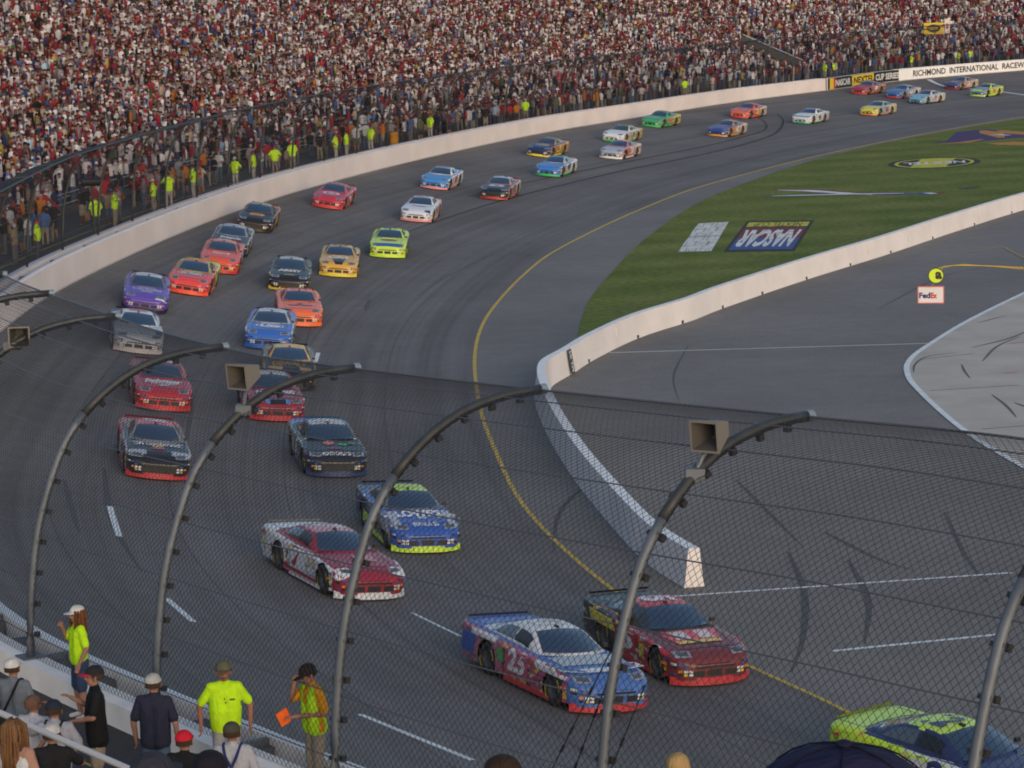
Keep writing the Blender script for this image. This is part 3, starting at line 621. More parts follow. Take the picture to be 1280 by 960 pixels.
# ---------------------------------------------------------------- stock cars
def lerp(a, b, t): return a+(b-a)*t
ZS = .93
def tab(x, T):
    for (a, *u), (b, *v) in zip(T, T[1:]):
        if x <= b: f = (x-a)/(b-a) if b > a else 0; return [p+(q-p)*f for p, q in zip(u, v)]
    return T[-1][1:]
BODY = [(0, .46, .46, .46), (.04, .63, .51, .53), (.12, .77, .58, .61), (.30, .875, .66, .70), (.55, .925, .735, .765), (.9, .95, .80, .82), (1.3, .945, .85, .88), (1.6, .94, .87, .905), (2.2, .94, .885, .91),
        (3.2, .94, .92, .93), (3.9, .95, .96, .955), (4.4, .94, .985, .985), (4.85, .90, .99, 1.005), (5.0, .86, .97, .995), (5.05, .83, .93, .95)]
AX1, AX2, WR, ARCH = .92, 3.70, .345, .395
def body_section(x):
    w, zb, zc = tab(x, BODY); zs = .16 if x > .3 else lerp(.15, .16, x/.3); P = []
    for f in (0, .12, .28, .44, .58, .70, .80, .88): P.append((w*(.965+.035*min(1, f*4)), lerp(zs, zb, f)))
    P += [(w*.972, lerp(zs, zb, .93)), (w*.925, zb-.016), (w*.84, zb+.004)]
    for f in (.72, .56, .40, .24, .10, 0): P.append((w*f, lerp(zc, zb+.004, (f/.84)**2.2)))
    return P
BODY = [(x, w, zb*(1-.07*min(1, x/1.)), zc*(1-.07*min(1, x/1.))) for x, w, zb, zc in BODY]
def car_body():
    xs = [0, .02, .05, .09]+[.13+.048*k for k in range(103)]; xs = [x for x in xs if x <= 5.05]; V = []; Fc = []; M = []; n = len(body_section(1))
    for sgn in (1, -1):
        base = len(V)
        for x in xs:
            for y, z in body_section(x):
                if y/ max(.01, body_section(x)[9][0]) > .9 and z < .78:
                    for ax in (AX1, AX2):
                        r = math.hypot(x-ax, z-.345)
                        if r < ARCH and r > .05 and r > ARCH-.075: k = ARCH/r; V_ = (ax+(x-ax)*k, z if False else .345+(z-.345)*k); x_, z_ = V_; break
                    else: x_, z_ = x, z
                else: x_, z_ = x, z
                V.append(Vector((-x_, y*sgn, z_)))
        for i in range(len(xs)-1):
            for j in range(n-1):
                xc = (xs[i]+xs[i+1])/2; yz = [body_section(xc)[j], body_section(xc)[j+1]]; zc = (yz[0][1]+yz[1][1])/2
                if j < 9 and any(math.hypot(xc-a, zc-.345) < ARCH-.04 for a in (AX1, AX2)): continue
                q = (base+i*n+j, base+i*n+j+1, base+(i+1)*n+j+1, base+(i+1)*n+j); q = q if sgn > 0 else q[::-1]; Fc.append(q)
                # 0 hood and nose, 1 front of the flanks, 2 rear quarter, 3 deck
                M.append((3 if xc > 4.1 else 0) if j >= 9 else ((0 if xc < .42 else (1 if xc < 3.05 else 2))))
        a = [base+j for j in range(n)]+[]
        if sgn > 0: fr = [base+j for j in range(n)]; re_ = [base+(len(xs)-1)*n+j for j in range(n)]
        else: fr2 = [base+j for j in range(n)]; re2 = [base+(len(xs)-1)*n+j for j in range(n)]
    for j in range(n-1):
        Fc.append((fr[j], fr2[j], fr2[j+1], fr[j+1])); M.append(0); Fc.append((re_[j], re_[j+1], re2[j+1], re2[j])); M.append(3)
    return V, Fc, M
TOPZ = [(1.50, .895, .80), (1.62, .955, .775), (1.8, 1.045, .735), (2.0, 1.135, .695), (2.2, 1.21, .655), (2.38, 1.258, .62), (2.6, 1.285, .60), (2.95, 1.295, .595), (3.3, 1.28, .60), (3.6, 1.21, .63), (3.9, 1.12, .665), (4.2, 1.03, .70), (4.38, .985, .73)]
TOPZ = [(x, z*.93+.025*max(0, math.sin(math.pi*(x-1.5)/2.9)), y*(.95-.07*max(0, math.sin(math.pi*(x-1.5)/2.9)))) for x, z, y in TOPZ]
def shell(x, v, off=0.0):                       # v 0 belt .. .5 roof edge .. 1 centre line
    zt, yt = tab(x, TOPZ); w, zb, zc = tab(x, BODY); yb = min(w*.83, .775); zbelt = zb-.01; ed = zt-.045 if zt-zbelt > .08 else zt
    if v <= .5: f = v/.5; y = lerp(yb, yt, f)+.03*math.sin(math.pi*f)*min(1, (zt-zbelt)*3); z = lerp(zbelt, max(zbelt, ed), f)
    else: f = (v-.5)/.5; y = yt*(1-f); z = max(zbelt, ed)+(zt-max(zbelt, ed))*math.sin(f*math.pi/2)
    xx = x+(.26 if x < 2.0 else lerp(.26, .06, min(1, (x-2.0)/.5)))*(y/.8)**2*(1 if x < 2.9 else 0)-(.20 if x > 3.5 else 0)*(y/.8)**2*(min(1, (x-3.5)/.5) if x > 3.5 else 0)
    return Vector((-xx, y, z))
def shell_n(x, v, sgn):
    a = shell(x+.02, v)-shell(x-.02, v); b = shell(x, min(1, v+.02))-shell(x, max(0, v-.02)); n_ = a.cross(b); n_.normalize(); n_ = n_ if (n_.z > 0 or n_.y > .5) else -n_
    if n_.y < -.05 and v < .9: n_ = -n_
    return n_
def shell_patch(x0, x1, v0, v1, off, nx=10, nv=8, both=False, sgn=1, mod=None):
    V = []; Fc = []
    sides = [1, -1] if both else [sgn]
    for s_ in sides:
        k = len(V)
        for i in range(nx+1):
            for j in range(nv+1):
                x = lerp(x0, x1, i/nx); v = lerp(v0, v1, j/nv)
                if mod: x, v = mod(i/nx, j/nv, x, v)
                P = shell(x, v); n_ = shell_n(x, min(v, .985), 1); n_ = n_ if n_.z > -.2 else -n_; P = P+n_*off; V.append(Vector((P.x, P.y*s_, P.z)))
        for i in range(nx):
            for j in range(nv): q = (k+i*(nv+1)+j, k+(i+1)*(nv+1)+j, k+(i+1)*(nv+1)+j+1, k+i*(nv+1)+j+1); Fc.append(q if s_ > 0 else q[::-1])
    return V, Fc
bv_, bf_, bm_ = car_body(); BODY_ME = mesh('stock_car_body', bv_, bf_, [M_BLACK]*4, bm_, smooth=True)
gv, gf = shell_patch(1.50, 4.38, 0, 1, 0, 30, 16, True)
gm_ = []
for f in gf: x = -sum(gv[i].x for i in f)/4; y = abs(sum(gv[i].y for i in f)/4); z = sum(gv[i].z for i in f)/4; gm_.append(1 if (z > 1.16 and y < .56) else 0)
ROOF_ME = mesh('stock_car_greenhouse', gv, gf, [M_BLACK]*2, gm_, smooth=True)
CBV = BVHTree.FromPolygons([v[:] for v in bv_+gv], [tuple(f) for f in bf_]+[tuple(i+len(bv_) for i in f) for f in gf])
M_GLASS = mat('windshield_glass', (.025, .05, .10), .18, 0, .6, .3); M_SIDEG = mat('side_window_dark', (.01, .011, .014), .3); M_GLASS2 = mat('quarter_glass', (.06, .08, .11), .15, 0, .7, .5)  # windshield: blue of the reflected sky put into the base colour
M_SPO = mat('spoiler_black', (.012, .012, .014), .95, 0, .1)
M_TYRE = mat('tyre_rubber', (.018, .018, .018), .85); M_RIM = mat('wheel_rim', (.08, .08, .085), .45, .4); M_TLET = mat('tyre_lettering', (.5, .38, .02), .7)
GLASS_ME = mesh('windshield', *shell_patch(1.575, 2.40, .53, 1, .006, 10, 8, True), M_GLASS, smooth=True)
REAR_ME = mesh('rear_window', *shell_patch(3.45, 4.22, .53, 1, .006, 10, 8, True), M_GLASS2, smooth=True)
def sw(i, j, x, v): return x+.16*(1-j)*(1-i)-.0, v
def side_me(s_):
    V, Fc = shell_patch(2.02, 2.86, .09, .42, .007, 8, 4, sgn=s_, mod=lambda i, j, x, v: (x+(.0 if i > .01 else .25*(j)), v)); k = len(V)
    return mesh('side_window', V, Fc, M_SIDEG)
def quarter_me(s_):
    V, Fc = shell_patch(2.95, 3.85, .09, .42, .007, 8, 4, sgn=s_, mod=lambda i, j, x, v: (lerp(2.95, lerp(3.98, 3.5, j), i), v)); return mesh('quarter_window', V, Fc, M_GLASS2)
SIDE_ME = {s_: side_me(s_) for s_ in (1, -1)}; QUART_ME = {s_: quarter_me(s_) for s_ in (1, -1)}
def lathe(mb, prof, n, c, m=0):                 # axis along y
    V = [Vector((c[0]+r*math.cos(2*math.pi*j/n), c[1]+a, c[2]+r*math.sin(2*math.pi*j/n))) for r, a in prof for j in range(n)]
    return mb.add(V, [(i*n+j, i*n+(j+1) % n, (i+1)*n+(j+1) % n, (i+1)*n+j) for i in range(len(prof)-1) for j in range(n)], m)
tb = MB(); lathe(tb, [(.19, -.10), (.21, -.135), (.30, -.14), (.335, -.12), (.345, -.07), (.345, .07), (.335, .12), (.30, .14), (.21, .135), (.19, .10), (.19, -.10)], 28, (0, 0, 0))
for s_ in (1, -1):
    for a0 in (0, math.pi):
        V = []
        for k in range(9):
            a = a0+k*.11
            for r in (.255, .295): V.append((r*math.cos(a), .1415*s_, r*math.sin(a)))
        tb.add(V, [(2*k, 2*k+1, 2*k+3, 2*k+2) for k in range(8)], 1)
TYRE_ME = tb.me('tyre', [M_TYRE, M_TLET], True)
rb = MB(); lathe(rb, [(.20, -.11), (.185, -.11), (.175, -.06), (.10, -.04), (.06, -.07), (.0, -.07)], 20, (0, 0, 0)); lathe(rb, [(.20, .11), (.185, .11), (.175, .06), (.10, .04), (.06, .07), (.0, .07)], 20, (0, 0, 0))
RIM_ME = rb.me('rim', [M_RIM], True)
ub = MB()
ub.box((-2.5, 0, .30), (4.5, 1.25, .28)); ub.box((-2.3, 0, .42), (1.95, 1.72, .5)); ub.box((-.35, 0, .36), (.25, 1.4, .3)); ub.box((-4.55, 0, .45), (.7, 1.5, .5)); ub.box((-.92, 0, .60), (.85, 1.45, .1)); ub.box((-3.7, 0, .68), (.85, 1.5, .1))
UNDER_ME = ub.me('underbody', [M_BLACK])
lp = MB(); V = []
for k in range(17):
    a = (k/16-.5)*2; y = .90*a; x = -.01+.33*abs(a)**2.6
    V += [Vector((x*-1+.045, y, .045)), Vector((-x+.035, y, .20)), Vector((-x-.12, y*.96, .21))]
lp.add(V, [(3*k+j, 3*k+3+j, 3*k+4+j, 3*k+1+j) for k in range(16) for j in (0, 1)])
for s_ in (1, -1): lp.box((-1.98, s_*.915, .125), (1.9, .05, .09))
LIP_ME = lp.me('air_dam', [M_BLACK])
sp = MB(); sp.box((-4.99, 0, .965), (.02, 1.42, .045), (Vector((.95, 0, .3)), Vector((0, 1, 0)), Vector((-.3, 0, .95)))); SPOIL_ME = sp.me('spoiler', [M_BLACK])

def proj_top(x, y, off=.010):                   # onto hood, roof or deck from above; x behind the nose
    h = CBV.ray_cast(Vector((-x, y, 3)), Vector((0, 0, -1))); return (h[0]+h[1].normalized()*(off if h[1].z > 0 else -off)) if h[0] is not None else Vector((-x, y, .5))
def proj_side(x, z, s_, off=.009):
    h = CBV.ray_cast(Vector((-x, 3*s_, z)), Vector((0, -s_, 0))); return (h[0]+Vector((0, s_*off, 0))) if h[0] is not None else Vector((-x, s_*.95, z))
def proj_front(y, z, off=.009):
    h = CBV.ray_cast(Vector((3, y, z)), Vector((-1, 0, 0))); return (h[0]+Vector((off, 0, off*.5))) if h[0] is not None else Vector((0, y, z))
def grid_patch(fn, n, m_):                      # fn(u, v) -> point
    V = [fn(i/n, j/m_) for i in range(n+1) for j in range(m_+1)]; return V, [(i*(m_+1)+j, (i+1)*(m_+1)+j, (i+1)*(m_+1)+j+1, i*(m_+1)+j+1) for i in range(n) for j in range(m_)]
# headlight stickers and grille
M_LAMP = mat('headlight_sticker', (.26, .29, .34), .25, coat=.5); M_LAMPD = mat('headlight_dark', (.08, .09, .11), .3)
def lamp_me(s_):
    mb = MB(); V, Fc = grid_patch(lambda u, v: proj_top(lerp(.14, .38, v)+.10*u*u, s_*lerp(.46, .80, u), .010), 6, 4); mb.add(V, Fc, 0)
    V, Fc = grid_patch(lambda u, v: proj_top(lerp(.18, .34, v)+.10*(.15+.75*u)**2, s_*lerp(.50, .74, u), .014), 3, 3); mb.add(V, Fc, 1); return mb.me('headlight', [M_LAMP, M_LAMPD])
LAMP_ME = {s_: lamp_me(s_) for s_ in (1, -1)}
gb_ = MB()
for y0, y1, z0, z1 in ((-.58, -.24, .22, .34), (-.16, .16, .215, .35), (.24, .58, .22, .34)):
    V, Fc = grid_patch(lambda u, v: proj_front(lerp(y0, y1, u), lerp(z0, z1, v), .008), 4, 2); gb_.add(V, Fc)
V, Fc = grid_patch(lambda u, v: proj_front(lerp(-.44, .44, u), lerp(.385, .43, v), .008), 6, 1); gb_.add(V, Fc)
GRILLE_ME = gb_.me('grille', [M_BLACK])
# small contingency stickers behind the front wheels and on the nose
SC = [mat('sticker_'+n_, c_, .4) for n_, c_ in (('white', (.6, .6, .6)), ('yellow', (.6, .45, .03)), ('red', (.5, .03, .03)), ('blue', (.04, .10, .40)), ('black', (.02, .02, .02)), ('orange', (.55, .2, .03)))]
def sticker_me(s_):
    r_ = random.Random(11); mb = MB()
    for x0 in (1.36, 1.48, 1.60, 1.72):
        for z0 in (.28, .38, .48, .58, .68):
            if r_.random() < .8: w = r_.uniform(.05, .10); h = r_.uniform(.03, .07); V, Fc = grid_patch(lambda u, v: proj_side(x0+w*u, z0+h*v, s_), 1, 1); mb.add(V, Fc, r_.randrange(6))
    for y0 in (.50, .60, .70, .80):
        for z0 in (.24, .31, .38, .45):
            if r_.random() < .75: V, Fc = grid_patch(lambda u, v: proj_front(s_*(y0+.075*u), z0+.05*v, .008), 1, 1); mb.add(V, Fc, r_.randrange(6))
    for x0 in (.44, .53):
        for z0 in (.30, .42, .54): w = .07; V, Fc = grid_patch(lambda u, v: proj_side(x0+w*u, z0+.06*v, s_), 1, 1); mb.add(V, Fc, r_.randrange(6))
    return mb.me('sticker_pattern', SC)
STK_ME = {s_: sticker_me(s_) for s_ in (1, -1)}
rf_ = MB(); rf_.box((-2.50, 0, 1.22), (.12, .06, .06)); sm = MB()
for s_ in (1, -1):
    sm.tube([proj_top(x, s_*lerp(.62, .70, (x-.45)/1.05), .002) for x in np.linspace(.45, 1.52, 9)], .006, 4); sm.tube([proj_side(1.80, z, s_, .001) for z in np.linspace(.22, .78, 6)], .006, 4); sm.tube([proj_side(2.95, z, s_, .001) for z in np.linspace(.22, .80, 6)], .006, 4)
    sm.tube([proj_top(x, s_*.68, .002) for x in np.linspace(4.3, 4.92, 5)], .006, 4)
sm.tube([proj_top(.44, y, .002) for y in np.linspace(-.62, .62, 11)], .006, 4); sm.tube([proj_top(4.3, y, .002) for y in np.linspace(-.68, .68, 9)], .006, 4)
for y in (-.42, .42): sm.tube([proj_top(x, y, .012) for x in np.linspace(1.58, 1.66, 3)], .012, 4)
SEAM_ME = sm.me('panel_seams', [M_BLACK])
CAM_ME = rf_.me('roof_camera', [M_BLACK])
mr_ = MB(); mr_.box((-1.98, .86, .90), (.06, .12, .08)); MIR_ME = mr_.me('mirror', [M_BLACK])
PAINT = {}
def paint(c, gloss=True):
    g_ = sum(c)/3; c = tuple(v*.90+g_*.10+.002 for v in c)
    k = tuple(round(v, 3) for v in c)
    if k not in PAINT: PAINT[k] = mat('car_paint_%d' % len(PAINT), c, .40, 0, .4, .15)
    return PAINT[k]
def livery(c, k=0):                             # vinyl print: base colour with irregular patches of other colours
    key = ('l', tuple(round(v, 3) for v in c), k)
    if key in PAINT: return PAINT[key]
    m = mat('car_livery_%d' % len(PAINT), c, .38, 0, .5, .35); n = m.node_tree.nodes; L = m.node_tree.links; b = n['Principled BSDF']
    tc = n.new('ShaderNodeTexCoord'); mp = n.new('ShaderNodeMapping'); mp.inputs['Location'].default_value = (k*3.1, k*1.7, 0); mp.inputs['Scale'].default_value = (3.2, 1.0, 7.5); L.new(tc.outputs['Object'], mp.inputs[0])
    vo = n.new('ShaderNodeTexVoronoi'); vo.inputs['Scale'].default_value = 1.6; vo.inputs['Randomness'].default_value = 1.0; L.new(mp.outputs[0], vo.inputs['Vector'])
    sp = n.new('ShaderNodeSeparateColor'); L.new(vo.outputs['Color'], sp.inputs[0]); r = n.new('ShaderNodeValToRGB'); r.color_ramp.interpolation = 'CONSTANT'
    pal = [(.55, .56, .58), (.02, .02, .03), (.50, .04, .04), (.60, .45, .05), (.05, .10, .35)]; rr = random.Random(k); rr.shuffle(pal); e = r.color_ramp.elements
    e[0].position = 0; e[0].color = (*c, 1); e[1].position = .70; e[1].color = (*[v*.45+.02 for v in c], 1)
    for q_, cc_ in zip((.80, .88, .94), pal): x = e.new(q_); x.color = (*cc_, 1)
    L.new(sp.outputs[0], r.inputs[0]); L.new(r.outputs[0], b.inputs['Base Color']); PAINT[key] = m; return m
HOODTXT = {}
def hood_text(txt, x0, x1, w, bold=.03, shear=0., off=.016):
    V, Fc, asp = text_uv(txt, bold, shear); x0 -= .05; x1 += .05; return [proj_top(lerp(x0, x1, v), lerp(-w, w, u), off) for u, v in V], Fc
def side_text(txt, x0, x1, z0, z1, s_, bold=.03, shear=.1):
    V, Fc, asp = text_uv(txt, bold, shear); return [proj_side(lerp(x1, x0, u) if s_ < 0 else lerp(x0, x1, u), lerp(z0, z1, v), s_, .022) for u, v in V], Fc
def oval(cx, cy, rx, ry, off, n=24, rings=3):
    V = [proj_top(cx, cy, off)]; Fc = []
    for k in range(1, rings+1):
        for j in range(n): a = 2*math.pi*j/n; V.append(proj_top(cx+rx*k/rings*math.sin(a), cy+ry*k/rings*math.cos(a), off))
    Fc += [(0, 1+j, 1+(j+1) % n) for j in range(n)]
    for k in range(rings-1): Fc += [(1+k*n+j, 1+(k+1)*n+j, 1+(k+1)*n+(j+1) % n, 1+k*n+(j+1) % n) for j in range(n)]
    return V, Fc
YSGN = 1
WHT = (.62, .63, .66); BLK = (.014, .014, .018); RED = (.50, .02, .03); CRM = (.30, .012, .035); BLU = (.02, .09, .42); NVY = (.015, .03, .12); YEL = (.65, .52, .02); LIM = (.50, .72, .02); ORG = (.78, .13, .03); GRN = (.02, .40, .08); PUR = (.10, .05, .42); GLD = (.62, .34, .03); SLV = (.36, .40, .46); SKY = (.06, .25, .62)
def stock_car(px, py, label, hood, side, quarter, roof, lip, deck=None, decals=(), number=None, ncol=WHT, ncol_roof=None, yaw=0.0, pillar=None, group='stock cars racing in the pack', flank=()):
    P, n_ = hit(px, py)
    i = min(range(len(WL)), key=lambda k: (WL[k].xy-P.xy).length); j = min(range(len(YL)), key=lambda k: (YL[k].xy-P.xy).length)
    a = (WL[i].xy-P.xy).length; b = (YL[j].xy-P.xy).length; ty = YL[min(j+4, len(YL)-1)]-YL[max(j-4, 0)]; ty.z = 0; ty.normalize(); tw = WT[i]
    t_ = -(tw*(b/(a+b))+ty*(a/(a+b))); t_.normalize(); t_ = rot2(t_, R(yaw+(np.interp(py, [110, 200, 240, 300, 440, 530, 600, 700], [0, 0, 4, 8, 9, 8, 5, 2]) if True else 0))*YSGN); z_ = n_.normalized(); x_ = (t_-z_*t_.dot(z_)).normalized(); y_ = z_.cross(x_)
    # sit the four wheels on the surface
    o = thing('stock_car', label, 'race car', group=group); o.matrix_world = Matrix((x_, y_, z_)).transposed().to_4x4(); o.location = P+z_*.012; o.scale = (.97, .97, .97)
    o.rotation_mode = 'QUATERNION'; o.rotation_quaternion = Matrix((x_, y_, z_)).transposed().to_quaternion(); 
    def part(name, me, mats_=None, parent=o, **k):
        q = link(name, me, parent, **k)
        if mats_:
            for s_, m_ in zip(q.material_slots, mats_): s_.link = 'OBJECT'; s_.material = m_
        return q
    near_ = P.y < 140
    part('body', BODY_ME, [paint(hood), livery(side, px % 7), livery(quarter, px % 5), paint(deck or quarter)]); part('greenhouse', ROOF_ME, [paint(pillar or side), paint(roof)])
    part('windshield', GLASS_ME); part('rear_window', REAR_ME)
    for s_ in (1, -1): part('side_window', SIDE_ME[s_]); part('quarter_window', QUART_ME[s_])
    for ax in (AX1, AX2):
        for s_ in (1, -1):
            w_ = thing.__globals__['link']('wheel', None, o); w_.location = (-ax, s_*.80, .345); w_.empty_display_size = .1
            part('tyre', TYRE_ME, None, w_); part('rim', RIM_ME, None, w_)
    part('underbody', UNDER_ME); part('air_dam', LIP_ME, [paint(lip)]); part('spoiler', SPOIL_ME, [mat('spoiler_%d' % px, [v*.22+.004 for v in (deck or quarter)], .95, 0, .1)]); part('grille', GRILLE_ME)
    for s_ in (1, -1):
        part('headlight', LAMP_ME[s_])
        part('sticker_pattern', STK_ME[s_])
    if near_: part('seam_pattern', SEAM_ME)
    if near_: part('roof_camera', CAM_ME); part('mirror', MIR_ME)
    for d_ in decals:
        k = d_[0]
        if k == 'text': (V, Fc), col, nm = hood_text(d_[1], *d_[3:6], **(d_[6] if len(d_) > 6 else {})), d_[2], 'hood_lettering'
        elif k == 'oval': (V, Fc), col, nm = oval(*d_[2:]), d_[1], 'hood_emblem'
        elif k == 'patch': (V, Fc), col, nm = grid_patch(lambda u, v: proj_top(lerp(d_[2], d_[3], v), lerp(d_[4], d_[5], u), d_[6]), 6, 6), d_[1], 'hood_patch'
        elif k == 'wedge': (V, Fc), col, nm = grid_patch(lambda u, v: proj_top(lerp(d_[2], d_[3], v), lerp(d_[4], d_[5], u)*lerp(d_[6], d_[7], v), d_[8]), 8, 6), d_[1], 'hood_stripe'
        link(nm, mesh(nm, V, Fc, paint(col)), o)
    for s_ in (1, -1):
        if number and flank: V, Fc = grid_patch(lambda u, v: proj_side(lerp(1.92, 2.88, u), lerp(.28, .82, v), s_, .014), 8, 6); link('number_panel', mesh('number_panel', V, Fc, paint(side)), o)
        for d_ in flank: V, Fc = grid_patch(lambda u, v: proj_side(lerp(d_[1], d_[2], u)+d_[5]*v, lerp(d_[3], d_[4], v), s_, .010), 12, 3); link('side_stripe', mesh('side_stripe', V, Fc, paint(d_[0])), o)
    if number:
        for s_ in (1, -1): V, Fc = side_text(number, 2.02, 2.78, .32, .80, s_, .04); link('door_number', mesh('door_number', V, Fc, paint(ncol)), o)
        V, Fc, _ = text_uv(number, .04, .1); link('roof_number', mesh('roof_number', [proj_top(lerp(3.2, 2.65, u), lerp(-.36, .36, v), .014) for u, v in V], Fc, paint(ncol_roof or ncol)), o)
    return o
T = 'text'
